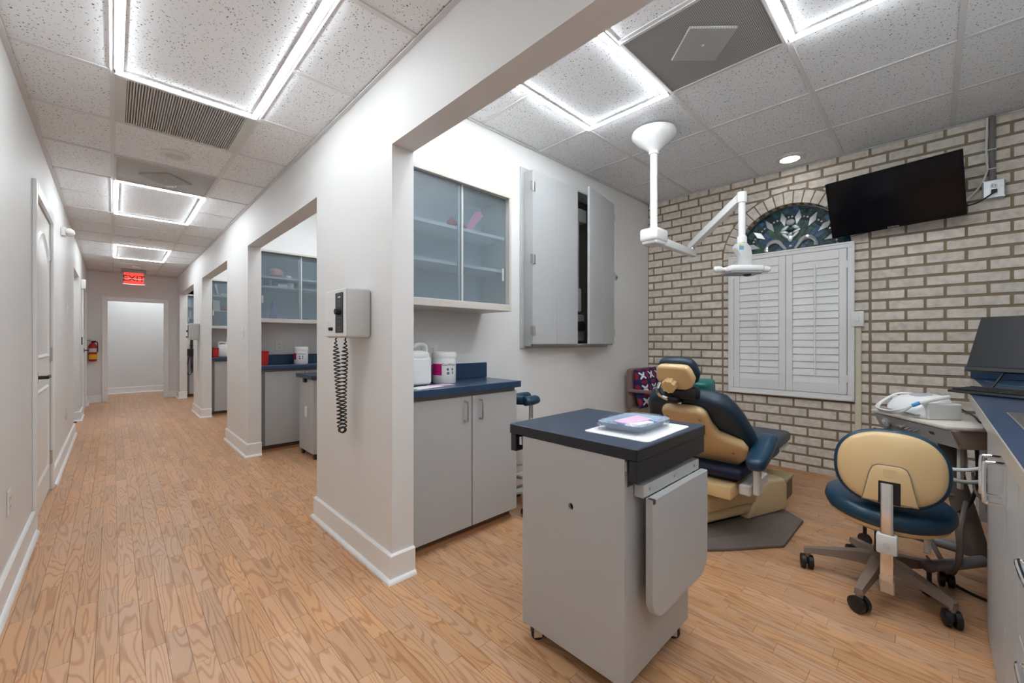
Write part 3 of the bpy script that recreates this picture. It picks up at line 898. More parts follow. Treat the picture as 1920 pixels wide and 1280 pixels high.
# ================================================================== CABINETS AT EACH ROOM'S SIDE WALL
def bar_handle(mb, x, y, z0, z1, out=0.03, r=0.005):
    mb.tube(smooth_path([(x, y, z0), (x, y-out*0.8, z0+0.001), (x, y-out, z0+0.01), (x, y-out, z1-0.01), (x, y-out*0.8, z1-0.001), (x, y, z1)], 3), r, 8)
WHICH = ('near', 'second', 'third', 'far')
def room_cabinets(k):
    dy = PER*k if k < 3 else 8.62; w = WHICH[k]
    # base cabinet
    t = thing('base_cabinet', 'grey two-door base cabinet under the navy worktop in the %s treatment room' % w, 'cabinet', (1.46, 2.02+dy, 0), 0, 'grey base cabinets')
    W = lambda mb, n, m_, p=t, **kw: mb.build(n, m_, p, world=True, **kw)
    W(MB().box(1.075, 1.86, 1.885+dy, 2.20+dy, 0.065, 0.845), 'body', 'grey_dark')
    W(MB().box(1.09, 1.85, 1.925+dy, 2.19+dy, 0.0, 0.065), 'toe_kick', 'kick')
    W(MB().prism([(1.905+dy, 0), (1.925+dy, 0), (1.925+dy, 0.02), (1.915+dy, 0.018)], 1.09, 1.85, 'x'), 'shoe_strip', 'wood_shoe')
    for (a, b, hx) in ((1.11, 1.492, 1.44), (1.498, 1.86, 1.55)):
        d = W(MB().rbox(a, b, 1.866+dy, 1.885+dy, 0.068, 0.822, 0.002, 1), 'door', 'grey_lam')
        h = MB(); bar_handle(h, hx, 1.866+dy, 0.685, 0.795); W(h, 'handle', 'nickel', d)
    # worktop
    t = thing('worktop', 'navy laminate worktop with backsplash in the %s treatment room' % w, 'worktop', (1.47, 2.02+dy, 0.847), 0, 'navy worktops')
    W(MB().rbox(1.068, 1.875, 1.838+dy, 2.212+dy, 0.847, 0.886, 0.003, 1), 'top', 'navy', t)
    W(MB().rbox(1.068, 1.888, 2.19+dy, 2.212+dy, 0.887, 0.99, 0.002, 1), 'backsplash', 'navy', t)
    # wall cabinet with sliding glass
    z0, z1, yf = 1.332, 2.085, 1.913+dy
    t = thing('wall_cabinet', 'wall cabinet with sliding blue-grey glass doors in the %s treatment room' % w, 'cabinet', (1.47, 2.06+dy, z0), 0, 'wall cabinets with sliding glass doors')
    b = MB()
    b.box(1.07, 1.86, yf+0.02, 2.212+dy, z0, z0+0.02); b.box(1.07, 1.86, yf+0.02, 2.212+dy, z1-0.02, z1)
    b.box(1.07, 1.088, yf+0.02, 2.212+dy, z0+0.02, z1-0.02); b.box(1.842, 1.86, yf+0.02, 2.212+dy, z0+0.02, z1-0.02)
    W(b, 'body', 'frame_beige', t)
    W(MB().box(1.088, 1.842, 2.2+dy, 2.212+dy, z0+0.02, z1-0.02), 'back_panel', 'cab_in', t)
    f = MB()
    f.rbox(1.07, 1.86, yf, yf+0.02, z1-0.022, z1, 0.002, 1); f.rbox(1.07, 1.86, yf, yf+0.02, z0, z0+0.042, 0.002, 1)
    f.rbox(1.07, 1.088, yf, yf+0.02, z0+0.042, z1-0.022, 0.002, 1); f.rbox(1.842, 1.86, yf, yf+0.02, z0+0.042, z1-0.022, 0.002, 1)
    W(f, 'face_frame', 'frame_beige', t)
    zs = (1.80, 1.585) if k == 0 else (1.80, 1.70) if k == 1 else (1.83, 1.60)
    for z in zs: W(MB().box(1.089, 1.841, yf+0.05, 2.199+dy, z, z+0.018), 'shelf', 'shelf', t)
    for (a, b_, oy, px) in ((1.089, 1.485, 0.026, 1.105), (1.455, 1.841, 0.036, 1.815)):
        g = W(MB().box(a, b_, yf+oy, yf+oy+0.005, z0+0.03, z1-0.015), 'glass_door', 'cab_glass', t)
        e = MB(); e.box((b_-0.012 if a < 1.2 else a), (b_ if a < 1.2 else a+0.012), yf+oy-0.001, yf+oy+0.006, z0+0.03, z1-0.015)
        W(e, 'edge_strip', 'pale_grey', g)
        e = MB(); e.rbox(px-0.008, px+0.008, yf+oy-0.004, yf+oy, 1.53, 1.61, 0.001, 1); W(e, 'finger_pull', 'pale_grey', g)
    return yf
for k in range(4): room_cabinets(k)

def outlet(x, y, z, label, face='y', plates=1, sx=-1, wide=False, horiz=False):
    """wall plate; face 'y' faces -Y, face 'x' faces +X (sx=1) or -X (sx=-1)"""
    t = thing('power_outlet', label, 'outlet', (x, y, z))
    M = {'y': Matrix.Identity(4), 'x': Matrix.Rotation(R(90)*sx, 4, 'Z')}[face]
    if horiz: M = M @ Matrix.Rotation(R(90), 4, 'Y')
    p = MB(M); p.rbox(-0.035, 0.035, -0.006, -0.0005, -0.057, 0.057, 0.002, 1); p.build('plate', 'white_plastic', t)
    for dz in (-0.02, 0.02):
        q = MB(M); q.prism([(0.016*math.cos(a)*1.0, dz + max(-0.0125, min(0.0125, 0.016*math.sin(a)))) for a in [2*math.pi*i/16 for i in range(16)]], -0.008, -0.005, 'y'); s = q.build('socket', 'offwhite', t)
        q = MB(M)
        for dx in (-0.006, 0.006): q.box(dx-0.001, dx+0.001, -0.0085, -0.0078, dz-0.003, dz+0.005)
        q.build('slot', 'black', s)
    return t
def light_switch(x, y, z, label, face='y', sx=-1):
    t = thing('light_switch', label, 'light switch', (x, y, z))
    M = {'y': Matrix.Identity(4), 'x': Matrix.Rotation(R(90)*sx, 4, 'Z')}[face]
    MB(M).rbox(-0.035, 0.035, -0.006, -0.0005, -0.057, 0.057, 0.002, 1).build('plate', 'white_plastic', t)
    MB(M).rbox(-0.006, 0.006, -0.02, -0.005, -0.004, 0.014, 0.002, 1).build('toggle', 'white_plastic', t)
    return t
outlet(1.43, YC, 1.085, 'white outlet plate above the worktop behind the jug and wipes canister', horiz=True)
outlet(1.33, YC+PER, 1.085, 'left outlet plate above the worktop in the second treatment room')
outlet(1.52, YC+PER, 1.085, 'right outlet plate behind the wipes tub in the second treatment room')
outlet(XL, 2.953, 0.40, 'nearest low outlet plate on the left hallway wall', 'x', sx=1)
outlet(XL, 6.21, 0.40, 'low outlet plate on the left hallway wall beyond the panelled door', 'x', sx=1)
light_switch(XL, 6.27, 1.48, 'white switch plate high on the left wall beyond the panelled door', 'x', 1)
light_switch(XR, 4.89, 1.225, 'white light switch on the second hallway pier', 'x', -1)
light_switch(0.88, YE, 1.19, 'white switch plate right of the doorway at the hall end')

# ---- wipes canisters
def canister(x, y, z, label, rot, scale=1.0):
    t = thing('wipes_canister', label, 'canister', (x, y, z), rot, 'disinfectant wipes canisters')
    r = 0.072*scale
    MB().lathe([(r*.96, 0), (r, 0.006), (r, 0.15), (r*0.985, 0.153)], 40).build('tub', 'white_gloss', t)
    MB().lathe([(r*1.03, 0.153), (r*1.03, 0.175), (r*0.99, 0.186), (r*0.8, 0.19), (r*.4, 0.188), (.001, .188)], 40).build('lid', 'white_plastic', t)
    def wrap(vs_, ang0, zc, rr):
        return [(rr*math.sin(ang0 + p[0]/r)*(1+p[2]*0), -rr*math.cos(ang0 + p[0]/r), zc + p[1]) for p in vs_]
    def patch(a0, a1, z0, z1, m_, nm, rr=r*1.006):
        n = 12; vs_ = []; fs_ = []
        for i in range(n+1):
            a = a0 + (a1-a0)*i/n
            for z_ in (z0, z1): vs_.append((rr*math.sin(a), -rr*math.cos(a), z_))
        fs_ = [(2*i, 2*i+2, 2*i+3, 2*i+1) for i in range(n)]
        return MB().add(vs_, fs_).build(nm, m_, t)
    patch(-1.3, -0.25, 0.05, 0.118, 'magenta', 'magenta_label')
    v_, f_ = text_mesh('CaviWipes', 0.021, 0.0)
    MB().add(wrap([(p[0], p[1], 0) for p in v_], 0.42, 0.112, r*1.008), f_).build('lettering', 'black', t, smooth=0)
    for (a, z_, s) in ((0.25, 0.085, 0.30), (0.68, 0.085, 0.26), (0.28, 0.062, 0.36), (0.7, 0.064, 0.2)):
        vs_ = [(r*1.008*math.sin(a + s*0.35*math.cos(q)), -r*1.008*math.cos(a + s*0.35*math.cos(q)), z_ + 0.009*math.sin(q)) for q in [2*math.pi*i/14 for i in range(14)]]
        MB().add(vs_, [tuple(range(14))]).build('printed_mark', 'print_grey', t, smooth=0)
    return t
canister(1.448, 2.08, 0.886, 'white CaviWipes canister with magenta label on the near worktop', -0.55)
canister(1.50, 2.02+PER, 0.886, 'white wipes canister with magenta label on the second room worktop', -0.75)

# ---- white jugs
def jug(x, y, z, label, pump=False, rz=0):
    t = thing('jug', label, 'jug', (x, y, z), rz, 'white plastic jugs')
    b = MB(); b.rbox(-0.075, 0.075, -0.05, 0.05, 0, 0.165, 0.02, 3)
    b.sell((0, 0, 0.165), (0.073, 0.048, 0.035), 0.7, 0.6, 24, 10)
    b.build('body', 'white_plastic', t, smooth=50)
    h = MB(); h.tube(smooth_path([(0.058, 0, 0.17), (0.062, 0, 0.21), (0.045, 0, 0.232), (0.0, 0, 0.232), (-0.02, 0, 0.215)], 5), 0.011, 10); h.build('handle', 'white_plastic', t)
    n = MB(); n.lathe([(0.021, 0.185), (0.021, 0.215), (0.024, 0.215), (0.024, 0.24), (0.001, 0.242)], 20, cx=-0.045); n.build('cap', 'white_plastic', t)
    if pump:
        p = MB(); p.cyl((-0.045, 0, 0.24), (-0.045, 0, 0.30), 0.006, n=10); p.tube(smooth_path([(-0.045, 0, 0.295), (-0.06, 0, 0.305), (-0.105, 0, 0.30), (-0.112, 0, 0.29)], 4), 0.008, 8); p.build('pump', 'white_plastic', t)
    return t
jug(1.245, 2.06, 0.886, 'white plastic jug with handle beside the wipes canister on the near worktop')
jug(1.245, 2.02+2*PER, 0.886, 'white plastic pump jug on the third room worktop', True, R(180))
# loose leaflets on near worktop
m = MB(); m.box(-0.10, 0.10, -0.05, 0.05, 0, 0.0012, Tm(1.22, 1.93, 0.8865, rz=0.25)); tag(m.build('leaflet', 'paper'), 'white printed leaflet lying on the near worktop below the jug', 'paper')
m = MB(); m.box(-0.08, 0.06, -0.03, 0.035, 0, 0.0012, Tm(1.35, 1.955, 0.888, rz=-0.2)); tag(m.build('leaflet', 'paper_pink'), 'pale pink leaflet lying on the near worktop below the canister', 'paper')

# ---- red sharps bins
def red_bin(x, y, z, label):
    t = thing('sharps_bin', label, 'bin', (x, y, z), 0, 'red sharps bins')
    b = MB(); M4 = [(-0.03, -0.04, 0), (0.03, -0.04, 0), (0.03, 0.04, 0), (-0.03, 0.04, 0), (-0.038, -0.05, 0.138), (0.038, -0.05, 0.138), (0.038, 0.05, 0.138), (-0.038, 0.05, 0.138)]
    b.add(M4, [(0,3,2,1),(4,5,6,7),(0,1,5,4),(1,2,6,5),(2,3,7,6),(3,0,4,7)]); b.build('bucket', 'red_bin', t)
    MB().rbox(-0.042, 0.042, -0.055, 0.055, 0.136, 0.15, 0.004, 1).build('lid', 'red', t)
red_bin(1.128, 2.0+PER, 0.886, 'red sharps bin on the second room worktop by the pier')
red_bin(1.128, 1.92+2*PER, 0.886, 'red sharps bin on the third room worktop beside the pump jug')

# ---- things behind the glass
def pot(x, y, z, prof, m_, name, label, cat, group=None, top=None):
    t = thing(name, label, cat, (x, y, z), 0, group)
    MB().lathe(prof, 24).build('body', m_, t)
    if top: MB().lathe(top[0], 24).build('lid', top[1], t)
    return t
y2 = 2.02 + PER
pot(1.25, y2, 1.818, [(0.05, 0), (0.068, 0.02), (0.07, 0.06), (0.055, 0.085), (0.03, 0.095), (0.001, 0.096)], 'pink', 'mixing_bowl', 'pink rounded model pot on the top shelf in the second glass cabinet', 'pot')
pot(1.37, y2, 1.818, [(0.03, 0), (0.034, 0.012), (0.026, 0.03), (0.001, 0.032)], 'white_plastic', 'dish', 'small white dish on the top shelf in the second glass cabinet', 'dish')
pot(1.175, y2, 1.718, [(0.036, 0), (0.037, 0.045), (0.034, 0.05)], 'purple', 'jar', 'dark purple jar on the middle shelf in the second glass cabinet', 'jar', None, ([(0.038, 0.05), (0.038, 0.065), (0.001, 0.067)], 'purple'))
t = thing('box', 'white carton on the middle shelf in the second glass cabinet', 'box', (1.31, y2, 1.718)); MB().rbox(-0.048, 0.048, -0.03, 0.03, 0, 0.034, 0.002, 1).build('carton', 'paper', t); MB().box(-0.049, 0.049, -0.0305, 0.0305, 0.024, 0.027).build('flap_seam', 'pale_grey', t)
pot(1.395, y2, 1.718, [(0.033, 0), (0.034, 0.03), (0.034, 0.035)], 'ivory', 'jar', 'ivory tub on the middle shelf in the second glass cabinet', 'jar', None, ([(0.036, 0.035), (0.036, 0.05), (0.001, 0.052)], 'ivory'))
pot(1.215, y2-0.03, 1.353, [(0.036, 0), (0.037, 0.06), (0.033, 0.065), (0.033, 0.09), (0.022, 0.125), (0.018, 0.135)], 'lilac', 'bottle', 'lilac spray bottle on the bottom of the second glass cabinet', 'bottle', None, ([(0.018, 0.135), (0.018, 0.16), (0.012, 0.2), (0.001, 0.2)], 'lilac'))
t = thing('box', 'small teal carton on the bottom of the second glass cabinet', 'box', (1.56, y2, 1.353)); MB().rbox(-0.028, 0.028, -0.02, 0.02, 0, 0.038, 0.002, 1).build('carton', 'tealbox', t); MB().box(-0.0285, 0.0285, -0.0205, 0.0205, 0.014, 0.026).build('label_band', 'paper', t)
t = thing('box', 'small ivory carton beside the teal one in the second glass cabinet', 'box', (1.635, y2, 1.353)); MB().rbox(-0.032, 0.032, -0.02, 0.02, 0, 0.03, 0.002, 1).build('carton', 'ivory', t); MB().box(-0.0325, 0.0325, -0.0205, 0.0205, 0.02, 0.023).build('flap_seam', 'pale_grey', t)
y3 = 2.02 + 2*PER
t = thing('binder', 'white folder leaning on the top shelf in the third glass cabinet', 'folder', (1.17, y3, 1.85)); MB().rbox(-0.012, 0.012, -0.07, 0.07, 0, 0.17, 0.002, 1, Tm(ry=R(-12))).build('cover', 'white_plastic', t); MB().box(-0.0095, 0.0095, -0.068, 0.073, 0.003, 0.167, Tm(ry=R(-12))).build('pages', 'paper', t)
pot(1.26, y3, 1.848, [(0.05, 0), (0.055, 0.02), (0.045, 0.032), (0.001, 0.034)], 'ivory', 'dish', 'ivory dish on the top shelf in the third glass cabinet', 'dish')
t = thing('box', 'tall ivory carton on the middle shelf in the third glass cabinet', 'box', (1.15, y3, 1.618)); MB().rbox(-0.045, 0.045, -0.04, 0.04, 0, 0.15, 0.002, 1).build('carton', 'ivory', t); MB().box(-0.0455, 0.0455, -0.0405, 0.0405, 0.12, 0.125).build('flap_seam', 'pale_grey', t)
t = thing('box', 'small red carton on the middle shelf in the third glass cabinet', 'box', (1.26, y3, 1.618)); MB().rbox(-0.05, 0.05, -0.03, 0.03, 0, 0.035, 0.002, 1).build('carton', 'red_bin', t); MB().box(-0.0505, 0.0505, -0.0305, 0.0305, 0.024, 0.027).build('flap_seam', 'paper', t)
# near cabinet, top shelf: red ball and pink sheet
t = thing('toy_ball', 'blurred red ball behind the near frosted glass', 'ball', (1.47, 2.03, 1.818)); MB().sell((0, 0, 0.032), (0.032, 0.032, 0.032), 1, 1).build('ball', 'red', t); MB().cyl((0, 0, 0.062), (0.004, 0, 0.072), 0.005, n=8).build('stem', 'red_bin', t)
t = thing('toy_ball', 'smaller orange-red ball behind the near frosted glass', 'ball', (1.55, 2.03, 1.818)); MB().sell((0, 0, 0.022), (0.026, 0.026, 0.022), 1, 1).build('ball', 'red_bin', t); MB().cyl((0, 0, 0.042), (0.003, 0, 0.05), 0.004, n=8).build('stem', 'red', t)
m = MB(); m.prism([(-0.05, 0), (-0.01, 0), (0.09, 0.12), (0.05, 0.14), (0.02, 0.125)], -0.002, 0.002, 'y', 0, 1, Tm(1.60, 2.0, 1.819)); tag(m.build('paper_fan', 'hot_pink'), 'pink paper strip standing behind the near frosted glass', 'paper')

# far room: dark shelf unit with supplies and wall phone, seen past the third pier
yq = 1.94 + 8.62
for (x, z, m_, lab) in ((1.12, 1.85, 'white_plastic', 'white bottle on the upper shelf in the far treatment room'), (1.13, 1.62, 'ivory', 'pale bottle on the middle shelf in the far treatment room')):
    pot(x, yq+0.1, z, [(0.03, 0), (0.031, 0.10), (0.014, 0.13), (0.014, 0.15)], m_, 'bottle', lab, 'bottle', None, ([(0.016, 0.15), (0.016, 0.17), (.001, .17)], 'pale_grey'))
t = thing('wall_phone', 'white wall unit with black handset and hanging cord in the far treatment room', 'phone', (1.10, yq-0.06, 0.98))
MB().rbox(-0.07, 0.07, -0.04, 0.04, 0, 0.24, 0.01, 2).build('body', 'white_plastic', t)
MB().rbox(-0.075, 0.075, -0.05, 0.05, -0.10, 0.0, 0.006, 1).build('bracket', 'dark_plastic', t)
MB().rbox(0.02, 0.06, -0.075, -0.04, 0.02, 0.20, 0.012, 2).build('handset', 'black', t)
m = MB(); m.tube(smooth_path([(0.04, -0.05, 0.02), (0.05, -0.06, -0.2), (0.045, -0.06, -0.45), (0.0, -0.06, -0.52), (-0.04, -0.06, -0.42), (0.0, -0.05, -0.15), (0.03, -0.05, 0.0)], 6), 0.008, 6); m.build('cord', 'black', t)

# ---- wall intercoms with coiled cords
def intercom(y, label, group='wall control boxes'):
    t = thing('control_box', label, 'control box', (XR, y, 1.157), 0, group)
    # local: x negative = into the hall; near side at -0.14, far side +0.14
    b = MB(); b.rbox(-0.128, -0.001, -0.14, 0.14, 0, 0.25, 0.016, 4); b.build('housing', 'pale_grey', t, smooth=50)
    p = MB(); p.rbox(-0.1315, -0.127, -0.125, -0.02, 0.018, 0.23, 0.002, 1); 
    f = MB(); f.rbox(-0.132, -0.126, -0.136, 0.136, 0.006, 0.244, 0.003, 1); fo = f.build('front_plate', 'white_plastic', t)
    k = MB(); k.rbox(-0.1345, -0.1315, -0.108, -0.014, 0.024, 0.226, 0.003, 1); ko = k.build('control_panel', 'dark_plastic', t)
    MB().cyl((-0.134, -0.062, 0.13), (-0.156, -0.062, 0.13), 0.017, 0.014, 16).build('knob', 'black', ko)
    MB().box(-0.1352, -0.1344, -0.078, -0.048, 0.20, 0.207).build('badge', 'paper', ko)
    for z_ in (0.184, 0.16, 0.10, 0.078, 0.05, 0.036): MB().box(-0.1350, -0.1344, -0.085, -0.04, z_, z_+0.0025).build('print_line', 'print_grey', ko)
    MB().cyl((-0.131, 0.035, 0.045), (-0.150, 0.035, 0.045), 0.010, 0.008, 12).build('jack', 'black', t)
    MB().box(-0.1328, -0.1318, 0.06, 0.11, 0.03, 0.085).build('sticker', 'offwhite', t)
    # coiled cord: down from the far end and back up to the near end
    path = smooth_path([(-0.085, 0.10, 0.0), (-0.085, 0.11, -0.03), (-0.08, 0.10, -0.18), (-0.08, 0.07, -0.34), (-0.08, 0.06, -0.46), (-0.08, 0.035, -0.49), (-0.08, 0.018, -0.46), (-0.08, 0.022, -0.30), (-0.083, 0.0, -0.14), (-0.085, -0.02, 0.0)], 10)
    pts = []; acc = 0; P = [Vector(q) for q in path]
    L = [0]
    for i in range(1, len(P)): L.append(L[-1] + (P[i]-P[i-1]).length)
    turns = 50; n = turns*10
    for i in range(n+1):
        s = L[-1]*i/n
        j = max(q for q in range(len(L)) if L[q] <= s + 1e-9); j = min(j, len(P)-2)
        u = (s-L[j])/(L[j+1]-L[j]); c = P[j].lerp(P[j+1], u); tg = (P[j+1]-P[j]).normalized()
        e1 = Vector((1, 0, 0)); e1 = (e1 - tg*e1.dot(tg)).normalized(); e2 = tg.cross(e1)
        a = 2*math.pi*turns*i/n; rr = 0.0155*min(1, 12*i/n, 12*(n-i)/n)
        pts.append(c + e1*math.cos(a)*rr + e2*math.sin(a)*rr)
    MB().tube(pts, 0.0035, 5).build('coiled_cord', 'black', t)
    return t
intercom(2.144, 'pale grey control box with black panel and coiled cord on the nearest pier')
intercom(7.93, 'white control box on the third pier down the hallway')

# ---- left wall sensor, keypad, extinguisher
t = thing('motion_sensor', 'small white motion sensor high on the left wall above the panelled door', 'sensor', (XL, 5.62, 2.15))
MB().rbox(0.0, 0.035, -0.05, 0.05, -0.04, 0.04, 0.008, 2).build('base', 'white_plastic', t)
MB().sell((0.055, 0.02, 0.005), (0.035, 0.04, 0.035), 0.9, 0.9, 18, 10).build('lens', 'white_gloss', t)
MB().sell((0.055, -0.04, 0.005), (0.028, 0.028, 0.028), 0.9, 0.9, 18, 10).build('swivel_head', 'white_plastic', t)
t = thing('keypad', 'small dark keypad beside the far left door', 'keypad', (XL, 9.05, 1.13)); MB().rbox(0, 0.012, -0.03, 0.03, -0.05, 0.07, 0.003, 1).build('case', 'dark_plastic', t); MB().box(0.0121, 0.0125, -0.02, 0.02, -0.035, 0.03).build('keys', 'mid_grey', t)
t = thing('fire_extinguisher', 'red fire extinguisher with yellow label on the end wall', 'fire extinguisher', (-0.265, YE-0.075, 0.77))
MB().lathe([(0.045, 0), (0.056, 0.012), (0.057, 0.27), (0.045, 0.305), (0.02, 0.325), (0.018, 0.34)], 24).build('cylinder', 'red', t)
MB().lathe([(0.0585, 0.035), (0.0585, 0.125)], 24).build('yellow_label', 'yellow', t)
MB().lathe([(0.0583, 0.165), (0.0583, 0.235)], 24).build('print_label', 'pale_grey', t)
m = MB(); m.lathe([(0.02, 0.338), (0.02, 0.365), (0.001, 0.366)], 14); m.rbox(-0.06, 0.04, -0.01, 0.01, 0.362, 0.372, 0.002, 1); m.rbox(-0.065, 0.03, -0.01, 0.01, 0.385, 0.394, 0.002, 1, Tm(ry=R(-8))); m.build('valve_handle', 'black', t)
m = MB(); m.tube(smooth_path([(0.02, 0, 0.35), (0.055, -0.02, 0.35), (0.064, -0.03, 0.28), (0.062, -0.03, 0.16)], 5), 0.008, 8); m.build('hose', 'black', t)
MB().box(-0.02, 0.02, 0.055, 0.0745, 0.1, 0.34).build('bracket', 'dark_plastic', t)
t = thing('wall_speaker', 'small white chime box high on the left wall near the end', 'chime', (XL, 9.0, 2.0)); MB().rbox(0, 0.05, -0.06, 0.06, -0.07, 0.07, 0.006, 2).build('case', 'white_plastic', t); MB().box(0.0501, 0.0512, -0.045, 0.045, -0.055, 0.0).build('grille', 'pale_grey', t)

# ---- folding-door wall cabinet (x-ray arm inside)
t = thing('folding_door_cabinet', 'grey wall cabinet with folding doors standing ajar', 'cabinet', (2.84, YC, 1.09))
W = lambda mb, n, m_, p=t, **kw: mb.build(n, m_, p, world=True, **kw)
f = MB()
f.rbox(2.238, RX0+0.002, YC-0.012, YC-0.0005, 1.082, 2.478, 0.002, 1)
f.rbox(RX0, 3.44, YC-0.012, YC-0.0005, 1.082, RZ0, 0.002, 1); f.rbox(RX0, 3.44, YC-0.012, YC-0.0005, RZ1, 2.478, 0.002, 1); f.rbox(RX1, 3.44, YC-0.012, YC-0.0005, RZ0, RZ1, 0.002, 1)
W(f, 'wall_trim', 'grey_lam')
f = MB(); f.box(RX0-0.01, RX0+0.012, YC-0.085, YC, 1.10, 2.44); f.box(RX1-0.012, RX1+0.01, YC-0.085, YC, 1.10, 2.44); f.box(RX0, RX1, YC-0.085, YC, 1.10, 1.116); f.box(RX0, RX1, YC-0.085, YC, 2.425, 2.44)
W(f, 'jamb', 'grey_lam')
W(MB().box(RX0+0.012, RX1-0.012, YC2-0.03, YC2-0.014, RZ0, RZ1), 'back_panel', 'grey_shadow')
yd = YC-0.087
W(MB().rbox(2.27, 2.553, yd-0.02, yd, 1.115, 2.435, 0.001, 1), 'door_leaf', 'grey_lam')
W(MB().rbox(2.556, 2.835, yd-0.02, yd, 1.115, 2.435, 0.001, 1), 'door_leaf', 'grey_lam')
def hinge(x, y, z, M=None):
    m = MB(); m.box(x-0.03, x+0.028, y-0.0225, y-0.0195, z-0.035, z+0.035); m.cyl((x, y-0.025, z-0.036), (x, y-0.025, z+0.036), 0.005, n=8)
    return m
for z in (1.22, 1.76, 2.31): W(hinge(2.272, yd, z), 'hinge', 'nickel')
# right pair swung open
hx, hy = 3.405, yd
ang = math.atan2(2.02-hy, 2.852-hx)
for (a, b) in ((0.004, 0.282), (0.285, 0.562)):
    m = MB(Tm(hx, hy, 0, rz=ang)); m.rbox(a, b, 0, 0.02, 1.115, 2.435, 0.001, 1); W(m, 'door_leaf', 'grey_lam')
for z in (1.22, 1.76, 2.31):
    m = MB(); m.rbox(3.40, 3.422, yd-0.022, yd+0.03, z-0.035, z+0.035, 0.001, 1); W(m, 'hinge', 'nickel')
xr_ = thing('xray_arm', 'pale folded x-ray arm inside the grey folding-door cabinet', 'x-ray arm', (2.98, YC+0.05, 1.12))
MB().rbox(-0.03, 0.05, -0.03, 0.03, 0.38, 1.16, 0.008, 2).build('arm', 'pale_grey', xr_)
MB().rbox(-0.15, 0.15, -0.035, 0.035, 1.10, 1.22, 0.006, 1).build('bracket', 'pale_grey', xr_)
MB().rbox(-0.05, 0.07, -0.045, 0.04, 0.28, 0.5, 0.02, 2).build('joint_cover', 'white_plastic', xr_)
MB().rbox(-0.13, 0.1, -0.05, 0.04, 0.02, 0.26, 0.015, 2).build('tube_head', 'mid_grey', xr_)
MB().cyl((0.0, -0.05, 0.15), (0.0, -0.1, 0.15), 0.045, n=20).build('cone', 'black', xr_)
MB().rbox(-0.12, -0.03, -0.056, -0.048, 0.04, 0.11, 0.004, 1).build('dial_plate', 'pale_grey', xr_)
t = thing('door_stop', 'small round metal button on the wall right of the folding-door cabinet', 'door stop', (3.61, YC, 1.775)); MB().lathe([(0.026, 0), (0.026, 0.006), (0.02, 0.009), (0.001, 0.009)], 20, Tm(rx=R(90))).build('plate', 'nickel', t); MB().lathe([(0.008, 0.009), (0.007, 0.014), (0.001, 0.014)], 12, Tm(rx=R(90))).build('screw', 'brass_dark', t)

# ================================================================== WINDOW, SHUTTERS, STAINED GLASS
GX = XB + 0.085
win = struct('window_1', MB().prism([(WY + 0.431*math.cos(math.pi*i/40), WZ-0.03 + 0.431*math.sin(math.pi*i/40)*1.06) for i in range(41)], GX+0.006, GX+0.012, 'x'), 'lead', 'arched stained-glass window in blue and green')
def ring_piece(r0, r1, a0, a1, m_, name='glass_pane', th=0.006, n=5):
    q = [(WY + r0*math.cos(a0+(a1-a0)*i/n), WZ + r0*math.sin(a0+(a1-a0)*i/n)) for i in range(n+1)]
    q += [(WY + r1*math.cos(a1+(a0-a1)*i/n), WZ + r1*math.sin(a1+(a0-a1)*i/n)) for i in range(n+1)]
    MB().prism(q, GX+0.006-th, GX+0.006, 'x').build(name, m_, win, smooth=30)
NS = 9
cols = ['glass_blue', 'glass_green', 'glass_blue', 'glass_green', 'glass_teal', 'glass_green', 'glass_green', 'glass_blue', 'glass_teal']
for i in range(NS):
    a0 = math.pi*i/NS + 0.012; a1 = math.pi*(i+1)/NS - 0.012
    am = (a0+a1)/2
    ring_piece(0.362, 0.426, a0, am-0.006, 'glass_deep' if i % 2 else 'glass_teal')
    ring_piece(0.362, 0.426, am+0.006, a1, 'glass_teal' if i % 2 else 'glass_blue')
    ring_piece(0.13, 0.30, a0, am-0.008, cols[i])
    ring_piece(0.13, 0.30, am+0.008, a1, cols[(i+1) % NS])
    ring_piece(0.306, 0.324, a0, a1, 'glass_deep'); ring_piece(0.344, 0.358, a0, a1, 'glass_deep')
    for j in range(4):
        a = a0 + (a1-a0)*(j+0.5)/4
        if abs(a - round(a*NS/math.pi)*math.pi/NS) < 0.06: continue
        MB().sell((GX-0.004, WY+0.334*math.cos(a), WZ+0.334*math.sin(a)), (0.008, 0.010, 0.010), 1, 1, 10, 6).build('glass_bead', 'clear_glass', win)
for i in range(1, NS):
    a = math.pi*i/NS
    c, s = math.cos(a), math.sin(a)
    P = lambda r, w: (WY + r*c - w*s, WZ + r*s + w*c)
    MB().prism([P(0.255, 0), P(0.325, 0.026), P(0.395, 0), P(0.325, -0.026)], GX-0.006, GX+0.004, 'x', 0.003, 1).build('bevelled_diamond', 'bevel_glass', win)
ring_piece(0.0, 0.125, 0.02, math.pi*0.33, 'glass_ice'); ring_piece(0.0, 0.125, math.pi*0.34, math.pi*0.66, 'glass_blue'); ring_piece(0.0, 0.125, math.pi*0.67, math.pi-0.02, 'glass_ice')
